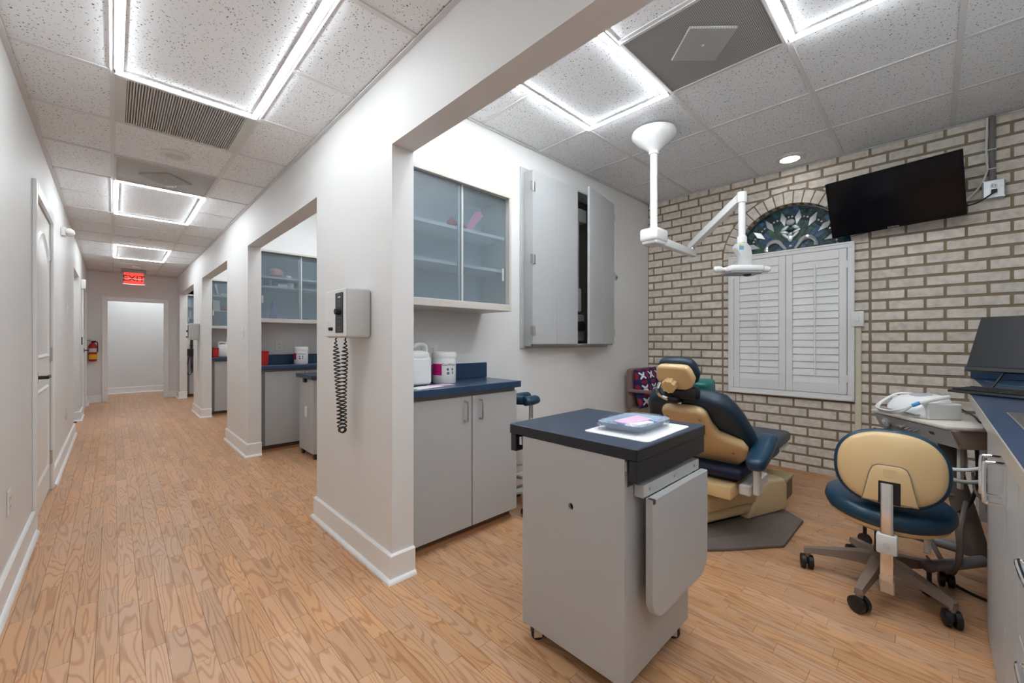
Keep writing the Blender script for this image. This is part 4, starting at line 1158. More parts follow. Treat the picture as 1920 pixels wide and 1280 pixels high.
# iris flower
def petal(y, z, ry, rz_, ang, m_='clear_glass'):
    MB(Tm(GX-0.008, WY+y, WZ+z, rx=ang)).sell((0, 0, 0), (0.014, ry, rz_), 0.9, 0.8, 18, 10).build('flower_petal', m_, win)
petal(0, 0.285, 0.034, 0.028, 0, 'bevel_glass')
for s in (-1, 1):
    petal(s*0.042, 0.235, 0.034, 0.017, -s*0.5); petal(s*0.046, 0.20, 0.036, 0.015, s*0.4); petal(s*0.035, 0.165, 0.042, 0.014, s*0.75)
petal(0, 0.15, 0.022, 0.045, 0); petal(0, 0.07, 0.014, 0.014, 0)
petal(0, 0.225, 0.03, 0.02, 0, 'glass_green')
for s in (-1, 1):
    pts = [(GX-0.010, WY+s*(0.035), WZ+0.045)] + [(GX-0.012, WY+s*(0.125 - 0.062*math.cos(a)), WZ+0.062+0.068*math.sin(a)) for a in [math.pi*(0.12+0.95*i/10) for i in range(11)]]
    n = len(pts)
    MB().tube(pts, [0.008+0.014*math.sin(math.pi*min(1, 0.12+i/n)) if i < n-2 else 0.02 for i in range(n)], 8).build('glass_scroll', 'clear_glass', win)
m = MB(); m.tube([(GX-0.002, WY+0.427*math.cos(math.pi*i/40), WZ+0.427*math.sin(math.pi*i/40)) for i in range(41)], 0.005, 6); m.build('brass_edge', 'brass_dark', win)

# shutters
Y0, Y1, Z0, Z1 = 0.437, 1.366, 0.660, 1.935
t = thing('window_shutters', 'closed white plantation shutters below the arched window', 'shutters', (XB, (Y0+Y1)/2, Z0))
W = lambda mb, n, m_, p=t, **kw: mb.build(n, m_, p, world=True, **kw)
f = MB(); fw = 0.042
for (a, b, c, d) in ((Y0, Y1, Z1-fw, Z1), (Y0, Y1, Z0, Z0+fw), (Y0, Y0+fw, Z0+fw, Z1-fw), (Y1-fw, Y1, Z0+fw, Z1-fw)):
    f.rbox(XB-0.03, XB-0.001, a, b, c, d, 0.004, 1)
for (a, b, c, d) in ((Y0-0.004, Y1+0.004, Z1-0.012, Z1+0.004), (Y0-0.004, Y1+0.004, Z0-0.006, Z0+0.012), (Y0-0.004, Y0+0.012, Z0, Z1), (Y1-0.012, Y1+0.004, Z0, Z1)):
    f.rbox(XB-0.038, XB-0.028, a, b, c, d, 0.003, 1)
W(f, 'frame', 'trim')
ym = (Y0+Y1)/2
for (a, b) in ((Y0+fw+0.003, ym-0.0015), (ym+0.0015, Y1-fw-0.003)):
    z0, z1 = Z0+fw+0.003, Z1-fw-0.003
    st = 0.05; rt, rb = 0.075, 0.085
    p = MB()
    p.rbox(XB-0.032, XB-0.006, a, a+st, z0, z1, 0.003, 1); p.rbox(XB-0.032, XB-0.006, b-st, b, z0, z1, 0.003, 1)
    p.rbox(XB-0.031, XB-0.007, a+st, b-st, z1-rt, z1, 0.003, 1); p.rbox(XB-0.031, XB-0.007, a+st, b-st, z0, z0+rb, 0.003, 1)
    po = W(p, 'shutter_panel', 'trim')
    lz0, lz1 = z0+rb, z1-rt
    n = 17; step = (lz1-lz0)/n
    for i in range(n):
        zc = lz0 + step*(i+0.5)
        m = MB(Tm(XB-0.021, 0, zc, ry=R(14))); hh = step*0.56
        m.prism([(-0.004, -hh), (0.0035, -hh), (0.0045, 0), (0.0035, hh), (-0.004, hh), (-0.0055, 0)], a+st+0.002, b-st-0.002, 'y')
        m.v = [tuple(q) for q in m.v]
        W(m, 'louver', 'trim', po)
    m = MB(); m.rbox(XB-0.045, XB-0.036, (a+b)/2-0.006, (a+b)/2+0.006, lz0+0.05, lz1-0.03, 0.002, 1); W(m, 'tilt_rod', 'trim', po)
    hy_ = a if a < 0.8 else b
    for zc in (z0+0.13, z1-0.13):
        m = MB(); m.box(XB-0.034, XB-0.031, hy_-0.012, hy_+0.012, zc-0.03, zc+0.03); W(m, 'hinge', 'trim', po)

# ================================================================== ON THE BRICK WALL
t = thing('junction_box', 'white box switch on the brick wall right of the shutters', 'switch box', (XB, 0.416, 1.255))
MB().rbox(-0.045, -0.0005, -0.04, 0.04, 0, 0.12, 0.004, 2).build('box', 'white_plastic', t)
MB().rbox(-0.05, -0.045, -0.012, 0.012, 0.04, 0.075, 0.002, 1).build('button', 'white_gloss', t)
t = thing('cable_raceway', 'cream cable raceway strip running down the brick wall', 'raceway', (XB, 0.413, 0.0))
MB().rbox(-0.022, -0.0005, -0.02, 0.02, 0.0, 1.254, 0.003, 1).build('channel', 'raceway', t); MB().rbox(-0.0245, -0.0215, -0.014, 0.014, 0.0, 1.254, 0.001, 1).build('cover', 'raceway', t)
# conduit and outlet
t = thing('conduit_outlet', 'grey metal outlet box with conduit on the brick wall beside the television', 'outlet', (XB, -0.287, 2.095))
MB().rbox(-0.05, -0.0005, -0.05, 0.05, 0, 0.125, 0.006, 1).build('metal_box', 'steel_box', t)
for (a, b) in ((-.044, .006), (.044, .006), (-.044, .119), (.044, .119)): MB().lathe([(0.005, 0), (0.005, 0.004), (0.001, 0.004)], 10, Tm(-0.05, a, b, ry=R(-90))).build('screw', 'nickel', t)
for dz in (0.042, 0.083):
    s = MB().lathe([(0.017, 0), (0.017, 0.004), (0.001, 0.004)], 20, Tm(-0.05, 0, dz, ry=R(-90))).build('socket', 'white_plastic', t)
    m = MB()
    for dy in (-.006, .006): m.box(-0.0553, -0.0538, dy-0.0012, dy+0.0012, dz-0.004, dz+0.005)
    m.build('slot', 'black', s)
MB().cyl((-0.022, 0.005, 0.125), (-0.022, 0.005, 0.555), 0.016, n=14).build('conduit_pipe', 'conduit', t)
MB().cyl((-0.022, 0.005, 0.125), (-0.022, 0.005, 0.15), 0.02, n=14).build('conduit_collar', 'conduit', t)
for z in (0.2, 0.33): MB().rbox(-0.042, -0.001, -0.013, 0.035, z, z+0.006, 0.001, 1).build('cable_tie', 'hose_white', t)
m = MB(); m.tube(smooth_path([(-0.03, 0.028, 0.55), (-0.035, 0.032, 0.3), (-0.03, 0.028, 0.2), (-0.03, 0.06, 0.1), (-0.05, 0.12, 0.02), (-0.1, 0.16, -0.02)], 6), 0.006, 8); m.build('cable', 'hose_white', t)
# television
TVM = Tm(4.065, 0.213, 2.179, rx=-0.035, ry=-0.387, rz=-0.057)
t = thing('television', 'black flat-screen television tilted down on the brick wall', 'television', (4.2, 0.213, 1.98))
W = lambda mb, n, m_, p=t, **kw: mb.build(n, m_, p, world=True, **kw)
W(MB(TVM).rbox(0.0, 0.045, -0.365, 0.365, -0.215, 0.215, 0.006, 2), 'case', 'black')
f = MB(TVM)
for (a, b, c, d) in ((-.365, .365, .203, .215), (-.365, .365, -.215, -.196), (-.365, -.353, -.196, .203), (.353, .365, -.196, .203)): f.rbox(-0.004, 0.004, a, b, c, d, 0.002, 1)
W(f, 'bezel', 'black_gloss')
W(MB(TVM).box(-0.001, 0.001, -.353, .353, -.196, .203), 'screen', 'black_gloss')
v_, f_ = text_mesh('SAMSUNG', 0.014, 0.0004)
W(MB(TVM).add(v_, f_, basis((-0.0048, 0, -0.206), (0, -1, 0), (0, 0, 1), (-1, 0, 0))), 'brand_lettering', 'pale_grey', smooth=0)
m = MB(); m.rbox(4.245, XB-0.002, 0.10, 0.33, 2.03, 2.32, 0.004, 1); m.rbox(4.12, 4.25, 0.18, 0.24, 2.13, 2.2, 0.004, 1); W(m, 'wall_mount', 'black')
m = MB(); m.tube(smooth_path([(XB-0.055, -0.287, 2.137), (XB-0.09, -0.28, 2.12), (XB-0.1, -0.22, 2.075), (XB-0.11, -0.17, 2.06), (4.2, -0.10, 2.07)], 6), 0.005, 6); m.rbox(XB-0.085, XB-0.056, -0.30, -0.274, 2.128, 2.148, 0.003, 1); W(m, 'power_cord', 'black')

# ================================================================== DENTAL LIGHT
t = thing('dental_lamp', 'white ceiling-mounted dental lamp with jointed arm', 'dental lamp', (2.80, 1.405, HR))
W = lambda mb, n, m_, p=t, **kw: mb.build(n, m_, p, world=True, **kw)
W(MB().lathe([(0.13, HR-0.001), (0.152, HR-0.012), (0.156, HR-0.03), (0.148, HR-0.05), (0.11, HR-0.085), (0.06, HR-0.125), (0.034, HR-0.148), (0.031, HR-0.155)], 40, cx=2.80, cy=1.405), 'ceiling_canopy', 'white_gloss')
W(MB().lathe([(0.034, 2.485), (0.034, 2.51), (0.027, 2.512)], 24, cx=2.80, cy=1.405), 'collar', 'white_gloss')
W(MB().cyl((2.80, 1.405, 1.93), (2.80, 1.405, 2.51), 0.0255, n=24), 'pole', 'white_gloss')
m = MB(Tm(2.80, 1.405, 1.885, rz=R(-3))); m.rbox(-0.085, 0.085, -0.07, 0.07, -0.035, 0.06, 0.022, 3); m.rbox(-0.07, 0.07, -0.06, 0.06, -0.055, 0.0, 0.016, 3); W(m, 'pivot_box', 'white_gloss', smooth=50)
E1 = Vector((3.43, 1.37, 1.855)); A0 = Vector((2.87, 1.40, 1.873))
def beam(a, b, wa, ha, wb, hb, r=0.008):
    a, b = Vector(a), Vector(b); d = (b-a).normalized(); s = d.cross(Vector((0, 0, 1))).normalized(); u = s.cross(d)
    vs_ = []
    for p, w_, h_ in ((a, wa, ha), (b, wb, hb)):
        vs_ += [tuple(p - s*w_/2 - u*h_/2), tuple(p + s*w_/2 - u*h_/2), tuple(p + s*w_/2 + u*h_/2), tuple(p - s*w_/2 + u*h_/2)]
    bm = bmesh.new(); bv = [bm.verts.new(p) for p in vs_]
    for q in [(0,3,2,1),(4,5,6,7),(0,1,5,4),(1,2,6,5),(2,3,7,6),(3,0,4,7)]: bm.faces.new([bv[i] for i in q])
    bmesh.ops.recalc_face_normals(bm, faces=bm.faces[:])
    bmesh.ops.bevel(bm, geom=bm.edges[:], offset=r, segments=2, profile=0.5, affect='EDGES')
    return MB().frombm(bm)
W(beam(A0, E1, 0.055, 0.062, 0.05, 0.05), 'lower_arm', 'white_gloss')
W(MB().cyl((3.40, 1.372, 1.85), (3.40, 1.372, 1.925), 0.016, n=14), 'elbow_pin', 'nickel')
E2 = Vector((3.405, 1.37, 1.93)); TP = Vector((3.055, 0.905, 2.115))
W(beam(E2 + (E2-TP).normalized()*0.04, TP, 0.05, 0.056, 0.05, 0.056), 'upper_arm', 'white_gloss')
W(MB().lathe([(0.03, -0.035), (0.032, 0.0), (0.03, 0.035), (0.001, 0.036)], 20, cx=3.05, cy=0.9, cz=2.11), 'top_joint', 'white_gloss')
W(MB().cyl((3.05, 0.9, 1.82), (3.05, 0.9, 2.09), 0.0225, n=20), 'drop_rod', 'white_gloss')
W(MB().lathe([(0.03, 1.80), (0.031, 1.84), (0.024, 1.85)], 20, cx=3.05, cy=0.9), 'rod_collar', 'white_gloss')
rv = Vector((math.cos(THETA), -math.sin(THETA), 0)); fv = Vector((math.sin(THETA), math.cos(THETA), 0))
LM = basis((3.05, 0.9, 0), rv, fv, (0, 0, 1))
neck = [(-0.035, 1.80), (0.02, 1.80), (0.048, 1.77), (0.055, 1.73), (0.055, 1.64), (-0.02, 1.64), (-0.02, 1.71), (-0.035, 1.735), (-0.055, 1.76), (-0.05, 1.785)]
m = MB(LM); m.prism(neck, -0.03, 0.03, 'y', 0.008, 2); W(m, 'neck', 'pale_grey', smooth=50)
m = MB(LM)
for i, c_ in enumerate(('logo_yellow', 'logo_blue', 'logo_blue')):
    q = MB(LM); z = 1.785 - i*0.012; q.box(-0.035, -0.005, -0.0315, -0.029, z-0.008, z); W(q, 'logo_stripe', c_)
m = MB(LM); m.rbox(-0.115, 0.115, -0.075, 0.075, 1.60, 1.645, 0.018, 3); W(m, 'lamp_head', 'white_gloss', smooth=50)
m = MB(LM); m.rbox(-0.105, 0.105, -0.068, 0.068, 1.588, 1.602, 0.006, 1); W(m, 'lamp_lens', 'mid_grey')
m = MB(LM); m.sell((0.03, -0.01, 1.585), (0.025, 0.025, 0.010), 1, 1, 18, 8); W(m, 'sensor_dome', 'dark_plastic')
for s in (-1, 1):
    m = MB(LM); m.tube([(s*0.105, 0, 1.622), (s*0.13, 0, 1.622), (s*0.14, 0, 1.624), (s*0.155, 0, 1.625), (s*0.18, 0, 1.624), (s*0.19, 0, 1.622)], [0.018, 0.013, 0.019, 0.022, 0.021, 0.012], 14); W(m, 'handle', 'white_plastic')

# ================================================================== DENTAL CHAIR
t = thing('dental_chair', 'dental patient chair with cream shells and dark blue cushions', 'dental chair', (2.85, 0.97, 0))
pl = [(-0.55, -0.12), (-0.46, -0.20), (-0.20, -0.40), (0.25, -0.405), (0.42, -0.22), (0.42, 0.22), (0.25, 0.405), (-0.20, 0.40), (-0.46, 0.20), (-0.55, 0.12)]
m = MB(); m.prism(pl, 0.0, 0.018, 'z', 0.006, 2)
m.build('floor_plate', 'taupe', t)
m = MB(); tp = [(-0.50, -0.10), (-0.42, -0.15), (-0.17, -0.30), (0.12, -0.30), (0.30, -0.16), (0.30, 0.16), (0.12, 0.30), (-0.17, 0.30), (-0.42, 0.15), (-0.5, 0.1)]
n = len(pl)
vs_ = [(p[0]*0.97, p[1]*0.97, 0.016) for p in pl] + [(p[0], p[1], 0.05) for p in tp]
m.add(vs_, [tuple(range(n))[::-1], tuple(range(n, 2*n))] + [(i, (i+1) % n, n+(i+1) % n, n+i) for i in range(n)]); m.build('plate_cover', 'taupe', t, smooth=20)
BR = Tm(rz=R(-21))          # the base stands turned under the chair
m = MB(BR); m.rbox(-0.33, 0.05, -0.185, 0.185, 0.072, 0.135, 0.022, 3); m.build('pump_housing', 'cream_base', t, smooth=50)
m = MB(BR); m.rbox(-0.34, 0.09, -0.195, 0.195, 0.132, 0.235, 0.026, 3); m.build('pump_cover', 'cream_base', t, smooth=50)
m = MB(BR); m.rbox(-0.30, 0.0, -0.15, 0.15, 0.03, 0.078, 0.005, 1); m.build('pump_foot', 'black', t)
m = MB(BR); m.prism([(0.0, 0.045), (0.12, 0.045), (0.37, 0.05), (0.37, 0.22), (0.34, 0.255), (0.19, 0.265), (0.14, 0.24)], -0.20, 0.20, 'y', 0.02, 3); m.build('lift_tower', 'cream_base', t, smooth=50)
m = MB(); m.rbox(-0.46, -0.17, -0.21, 0.21, 0.275, 0.345, 0.01, 2); m.build('link_cover', 'cream', t)
m = MB(); m.prism([(-0.17, 0.275), (0.02, 0.27), (0.07, 0.31), (0.07, 0.365), (-0.02, 0.36), (-0.17, 0.345)], -0.22, 0.22, 'y', 0.008, 2); m.build('seat_bracket', 'pale_grey', t)
m = MB(); m.rbox(-0.34, 0.55, -0.2, 0.2, 0.32, 0.37, 0.01, 1); m.build('seat_frame', 'black', t)
m = MB(); m.rbox(-0.40, 0.40, -0.25, 0.25, 0.37, 0.435, 0.03, 3); m.build('seat_cushion', 'dark_navy', t, smooth=50)
m = MB(Tm(0.36, 0, 0.375, ry=R(-2))); m.rbox(-0.02, 0.60, -0.2, 0.2, -0.04, 0.045, 0.036, 3); m.build('leg_rest', 'grey_vinyl', t, smooth=50)
m = MB(Tm(0.36, 0, 0.34, ry=R(-2))); m.rbox(0.1, 0.57, -0.19, 0.19, -0.035, -0.005, 0.008, 1); m.build('leg_rest_pan', 'offwhite', t)
# backrest
AL = R(44)
BM = basis((-0.24, 0, 0.49), (0, 1, 0), (-math.sin(AL), 0, math.cos(AL)), (math.cos(AL), 0, math.sin(AL)))
def sym(h): return [(w, l) for w, l in h] + [(-w, l) for w, l in h[::-1]]
cush = sym([(0.22, -0.07), (0.27, -0.04), (0.295, 0.04), (0.29, 0.16), (0.268, 0.30), (0.245, 0.38), (0.21, 0.45), (0.14, 0.48), (0.05, 0.485)])
m = MB(BM); m.prism(cush, -0.03, 0.075, 'z', 0.035, 4); m.build('back_cushion', 'navy_vinyl', t, smooth=60)
shell = sym([(0.10, -0.085), (0.15, -0.065), (0.21, -0.005), (0.26, 0.075), (0.272, 0.135), (0.256, 0.19), (0.20, 0.222), (0.15, 0.25), (0.13, 0.32), (0.125, 0.41), (0.11, 0.445), (0.07, 0.455)])
m = MB(BM); m.prism(shell, -0.085, -0.025, 'z', 0.026, 4); m.build('back_shell', 'cream', t, smooth=60)
m = MB(BM); m.prism(sym([(0.085, 0.24), (0.09, 0.26), (0.09, 0.315), (0.08, 0.325)]), -0.102, -0.08, 'z', 0.012, 3); m.build('shell_emboss', 'cream', t, smooth=60)
for (w, l) in ((-0.09, 0.39), (0.09, 0.39), (-0.2, 0.12), (0.2, 0.12)):
    m = MB(BM); m.lathe([(0.007, -0.088), (0.007, -0.0825)], 10, cx=w, cy=l); m.build('shell_screw', 'brass_dark', t)
# headrest
HA = R(30)
HM = basis((-0.655, 0.0, 0.965), (0, 1, 0), (-math.sin(HA), 0, math.cos(HA)), (math.cos(HA), 0, math.sin(HA))) @ Matrix.Scale(0.8, 4)
m = MB(HM); m.prism(sym([(0.07, -0.105), (0.12, -0.075), (0.142, -0.02), (0.128, 0.05), (0.11, 0.09), (0.06, 0.1)]), -0.005, 0.07, 'z', 0.03, 4); m.build('headrest_cushion', 'navy_vinyl', t, smooth=60)
m = MB(HM); m.prism(sym([(0.06, -0.105), (0.105, -0.08), (0.132, -0.02), (0.118, 0.045), (0.10, 0.08), (0.05, 0.085)]), -0.055, 0.0, 'z', 0.022, 4); m.build('headrest_shell', 'cream', t, smooth=60)
m = MB(HM); prof = [(0.042*(1+0.06*math.cos(9*2*math.pi*i/54))*math.cos(2*math.pi*i/54), -0.03+0.042*(1+0.06*math.cos(9*2*math.pi*i/54))*math.sin(2*math.pi*i/54)) for i in range(54)]
m.v = []; m.prism([(p[0]*1.1+0.03, p[1]*1.1-0.015) for p in prof], -0.105, -0.05, 'z', 0.0, 1); m.build('adjust_knob', 'cream', t, smooth=50)
m = MB(); m.tube(smooth_path([(-0.68, 0.08, 0.91), (-0.69, 0.09, 0.87), (-0.665, 0.08, 0.835), (-0.63, 0.04, 0.815), (-0.60, 0.0, 0.80)], 5), 0.012, 8); m.build('headrest_bar', 'chrome', t)
m = MB(); m.rbox(-0.67, -0.58, -0.01, 0.05, 0.80, 0.835, 0.012, 2); m.build('bar_clamp', 'black', t)
m = MB(); m.rbox(-0.65, -0.57, -0.10, 0.08, 0.825, 0.895, 0.02, 2); m.build('neck_block', 'black', t)
# armrests
for s in (-1, 1):
    vs_ = []; fs_ = []; st = [(-0.485, 0.488, 0.012, 0.012), (-0.475, 0.49, 0.032, 0.026), (-0.45, 0.497, 0.046, 0.033), (-0.38, 0.52, 0.05, 0.035), (-0.28, 0.56, 0.05, 0.034), (-0.21, 0.588, 0.048, 0.03), (-0.192, 0.595, 0.042, 0.024), (-0.183, 0.598, 0.02, 0.01)]
    for (x, z, wy, wz) in st:
        for q in range(20):
            a = 2*math.pi*q/20; c_, d_ = math.cos(a), math.sin(a)
            vs_.append((x - 0.4*wz*math.copysign(abs(d_)**0.6, d_), s*0.325 + wy*math.copysign(abs(c_)**0.6, c_), z + wz*math.copysign(abs(d_)**0.6, d_)))
    for j_ in range(len(st)-1):
        for q in range(20):
            k = (q+1) % 20; fs_.append((j_*20+q, j_*20+k, j_*20+20+k, j_*20+20+q))
    fs_ += [tuple(range(20))[::-1], tuple(range(len(vs_)-20, len(vs_)))]
    MB().add(vs_, fs_).build('armrest', 'teal_vinyl', t, smooth=60)
    m = MB(); m.rbox(-0.385, -0.325, s*0.31-0.014, s*0.31+0.014, 0.31, 0.51, 0.006, 1); m.rbox(-0.385, -0.05, s*0.255-0.03, s*0.255+0.03, 0.295, 0.355, 0.008, 1); m.build('armrest_post', 'offwhite', t)
    m = MB(); m.cyl((-0.355, s*0.322, 0.43), (-0.355, s*0.33, 0.43), 0.012, n=12); m.build('post_cap', 'nickel', t)
# teal cushion resting on the chair
t = thing('teal_cushion', 'teal green vinyl bolster lying on the dental chair behind the headrest', 'cushion', (2.43, 0.99, 0.80))
MB(Tm(ry=R(-8))).rbox(-0.07, 0.075, -0.12, 0.13, 0.0, 0.115, 0.02, 3).build('pad', 'green_vinyl', t, smooth=50)
m = MB(Tm(ry=R(-8))); m.tube([(-0.07, -0.1, 0.06), (-0.07, 0.11, 0.06), (0.075, 0.11, 0.06), (0.075, -0.1, 0.06)], 0.004, 6, True); m.build('piping', 'green_vinyl', t)
# step box beyond
t = thing('step_box', 'small wooden step box on the floor beyond the dental chair', 'step', (3.53, 0.86, 0))
MB().box(-0.10, 0.10, -0.13, 0.2, 0, 0.13).build('base', 'wood_dark', t); MB().rbox(-0.105, 0.105, -0.138, 0.205, 0.13, 0.152, 0.003, 1).build('lid', 'wood_box', t)

# ================================================================== GUEST CHAIR AND PILLOW
t = thing('guest_chair', 'mauve upholstered guest chair in the corner behind the dental chair', 'chair', (3.96, 1.93, 0), 0)
MB().rbox(-0.24, 0.24, 0.17, 0.24, 0.46, 0.86, 0.03, 3).build('backrest', 'mauve', t, smooth=50)
MB().rbox(-0.25, 0.25, -0.24, 0.2, 0.40, 0.48, 0.03, 3).build('seat', 'seat_brown', t, smooth=50)
for sx in (-1, 1):
    for sy in (-1, 1): MB().cyl((sx*0.225, sy*0.21, 0), (sx*0.225, sy*0.21, 0.64 if sy < 0 else 0.80), 0.013, n=10).build('leg', 'taupe', t)
    m = MB(); m.rbox(sx*0.25-0.028, sx*0.25+0.028, -0.26, 0.2, 0.63, 0.66, 0.012, 2); m.build('armrest', 'mauve', t)
# patterned pillow: printed stars on navy with red petals
def pillow():
    n = 76; S = 0.38; vs_ = []; fs_ = []
    def bulge(u, v): return 0.075*(max(0, (1-abs(2*u-1)**2.6)*(1-abs(2*v-1)**2.6)))**0.5
    for side in (-1, 1):
        for j in range(n+1):
            for i in range(n+1):
                u, v = i/n, j/n
                vs_.append(((u-0.5)*S, side*bulge(u, v), v*S))
    k = (n+1)*(n+1)
    for j in range(n):
        for i in range(n):
            a = j*(n+1)+i
            fs_.append((a, a+1, a+n+2, a+n+1)); fs_.append((k+a, k+a+n+1, k+a+n+2, k+a+1))
    o = bpy.data.objects.new('pillow', None)
    t = thing('throw_pillow', 'navy throw pillow with white stars and red petals on the guest chair', 'pillow', (3.90, 1.99, 0.484), R(-6))
    mb = MB(Tm(0, 0.0, 0.0, rx=R(-8)) @ Tm(ry=R(-3))); mb.add(vs_, fs_)
    ob = mb.build('cover', 'paper', t, smooth=60)
    me = ob.data
    at = me.attributes.new('print', 'FLOAT_COLOR', 'POINT')
    cols = []
    W_, N_, R_ = srgb(238, 236, 236), srgb(26, 30, 84), srgb(150, 24, 48)
    for idx in range(len(vs_)):
        q = idx % k; u, v = (q % (n+1))/n, (q // (n+1))/n
        g = 3.0
        x, y = (u*g) % 1 - 0.5, (v*g) % 1 - 0.5
        a = math.atan2(y, x); r = math.hypot(x, y)
        star = r < 0.16 + 0.40*max(0, abs(math.cos(2*(a - math.pi/4))) - 0.5)*1.1 and abs(math.cos(2*(a-math.pi/4))) > 0.2 and (r < 0.13 or abs(abs(x)-abs(y)) < 0.11*(1 - r/0.62) + 0.03)
        xe, ye = (u*g + 0.5) % 1 - 0.5, (v*g) % 1 - 0.5
        pet1 = (xe/0.13)**2 + (ye/0.3)**2 < 1
        xf, yf_ = (u*g) % 1 - 0.5, (v*g + 0.5) % 1 - 0.5
        pet2 = (xf/0.3)**2 + (yf_/0.13)**2 < 1
        c = W_ if star else R_ if (pet1 or pet2) else N_
        cols += [*c, 1.0]
    at.data.foreach_set('color', cols)
    m = bpy.data.materials.new('pillow_print'); m.use_nodes = True
    nt = m.node_tree; b = nt.nodes['Principled BSDF']; b.inputs['Roughness'].default_value = 0.85
    an = nt.nodes.new('ShaderNodeAttribute'); an.attribute_name = 'print'
    nt.links.new(an.outputs['Color'], b.inputs['Base Color'])
    me.materials[0] = m
    bpy.data.objects.remove(o)
    e = MB(Tm(0, 0.0, 0.0, rx=R(-8)) @ Tm(ry=R(-3))); S2 = S/2
    e.tube([(-S2, 0, 0), (S2, 0, 0), (S2, 0, S), (-S2, 0, S)], 0.004, 6, True); e.build('seam', 'dark_navy', t)
pillow()

# ================================================================== ASSISTANT STOOL (behind the cart)
t = thing('assistant_stool', 'assistant stool with dark blue padded arm between cabinet and cart', 'stool', (2.075, 1.955, 0))
m = MB(); q = [(-0.12, -0.06, 0.738), (-0.06, -0.068, 0.738), (-0.015, -0.055, 0.738), (0.0, -0.05, 0.738)]
m.tube(smooth_path(q, 4), [0.03] + [0.042]*11 + [0.03], 14, flat=0.75)
m.tube(smooth_path([(-0.12, -0.06, 0.745), (-0.14, 0.0, 0.745), (-0.10, 0.055, 0.745), (-0.02, 0.075, 0.745), (0.045, 0.07, 0.745), (0.06, 0.068, 0.745)], 4), [0.04]*19 + [0.036, 0.026], 14, flat=0.75)
m.build('body_support', 'teal_vinyl', t, smooth=60)
MB().cyl((-0.06, -0.07, 0.40), (-0.06, -0.07, 0.71), 0.014, n=14).build('support_post', 'nickel', t)
MB().cyl((-0.06, -0.07, 0.50), (-0.06, -0.07, 0.62), 0.018, n=14).build('post_sleeve', 'offwhite', t)
m = MB(); m.tube(smooth_path([(-0.06, -0.07, 0.42), (-0.06, -0.08, 0.36), (-0.03, -0.05, 0.33), (0, 0, 0.33)], 5), 0.013, 10); m.build('support_bracket', 'nickel', t)
MB().sell((0.03, 0.0, 0.46), (0.15, 0.15, 0.04), 0.5, 1.0).build('seat', 'teal_vinyl', t)
MB().cyl((0, 0, 0.10), (0, 0, 0.43), 0.03, 0.025, 18).build('column', 'nickel', t)
m = MB(); m.tube([(0.16*math.cos(2*math.pi*i/32), 0.16*math.sin(2*math.pi*i/32), 0.24) for i in range(32)], 0.012, 8, True); m.build('foot_ring', 'nickel', t)
for i in range(5):
    a = R(72*i); m = MB(); m.tube([(0, 0, 0.11), (0.1*math.cos(a), 0.1*math.sin(a), 0.095), (0.185*math.cos(a), 0.185*math.sin(a), 0.06)], [0.025, 0.02, 0.014], 8); lg = m.build('leg', 'pale_grey', t)
    m = MB(); M_ = Tm(0.19*math.cos(a), 0.19*math.sin(a), 0.027, rz=a+0.5)
    for s in (-1, 1): m.cyl((s*0.014-0.009, 0, 0), (s*0.014+0.009, 0, 0), 0.027, n=14, M=M_)
    m.cyl((0, 0, 0), (0, 0, 0.04), 0.008, n=8, M=M_); m.build('castor', 'black', lg)

# ================================================================== OPERATOR STOOL
t = thing('operator_stool', 'operator stool with cream oval backrest and blue seat on five castors', 'stool', (2.55, 0.166, 0))
def caster(par, x, y, rz, r=0.033):
    M_ = Tm(x, y, 0, rz=rz); m = MB()
    for s in (-1, 1):
        m.lathe([(0.6*r, -0.012), (r, -0.010), (r, 0.008), (0.7*r, 0.012), (0.001, 0.0125)], 20, M_ @ Tm(0, s*0.016, r, rx=R(-90*s)))
    m.build('castor_wheel', 'black', par, smooth=40)
    m = MB(); m.rbox(-0.012, 0.014, -0.006, 0.006, r*0.7, r*1.9, 0.003, 1, M_); m.cyl((0, 0, r*1.5), (0, 0, 0.1), 0.008, n=10, M=M_); m.build('castor_stem', 'dark_plastic', par)
for (wx, wy, sw) in ((2.506, 0.441, 0.3), (2.255, 0.215, 1.0), (2.40, -0.055, 0.25), (2.775, -0.045, 0.1), (2.80, 0.29, 0.6)):
    dx, dy = wx-2.55, wy-0.166; a = math.atan2(dy, dx); L = math.hypot(dx, dy)
    m = MB(Tm(rz=a))
    prof = [(0.0, 0.095, 0.155, 0.032), (0.08, 0.10, 0.15, 0.027), (0.17, 0.095, 0.128, 0.023), (L-0.02, 0.082, 0.108, 0.018), (L+0.012, 0.075, 0.10, 0.016)]
    vs_ = []; fs_ = []
    for (x, z0, z1, w_) in prof: vs_ += [(x, -w_, z0), (x, w_, z0), (x, w_*0.8, z1), (x, -w_*0.8, z1)]
    for i in range(len(prof)-1):
        for j in range(4):
            k = (j+1) % 4; fs_.append((i*4+j, i*4+k, i*4+4+k, i*4+4+j))
    fs_ += [(3, 2, 1, 0), tuple(range(len(vs_)-4, len(vs_)))]
    m.add(vs_, fs_); m.cyl((L, 0, 0.06), (L, 0, 0.09), 0.013, n=12)
    lg = m.build('leg', 'taupe_leg', t, smooth=30)
    caster(lg, dx, dy, sw)
MB().lathe([(0.045, 0.085), (0.048, 0.10), (0.048, 0.15), (0.03, 0.165)], 24).build('hub', 'taupe_leg', t)
MB().cyl((0, 0, 0.16), (0, 0, 0.34), 0.024, n=18).build('gas_column', 'dark_plastic', t)
m = MB(); m.rbox(-0.09, 0.09, -0.07, 0.07, 0.315, 0.345, 0.006, 1); m.build('mechanism', 'offwhite', t)
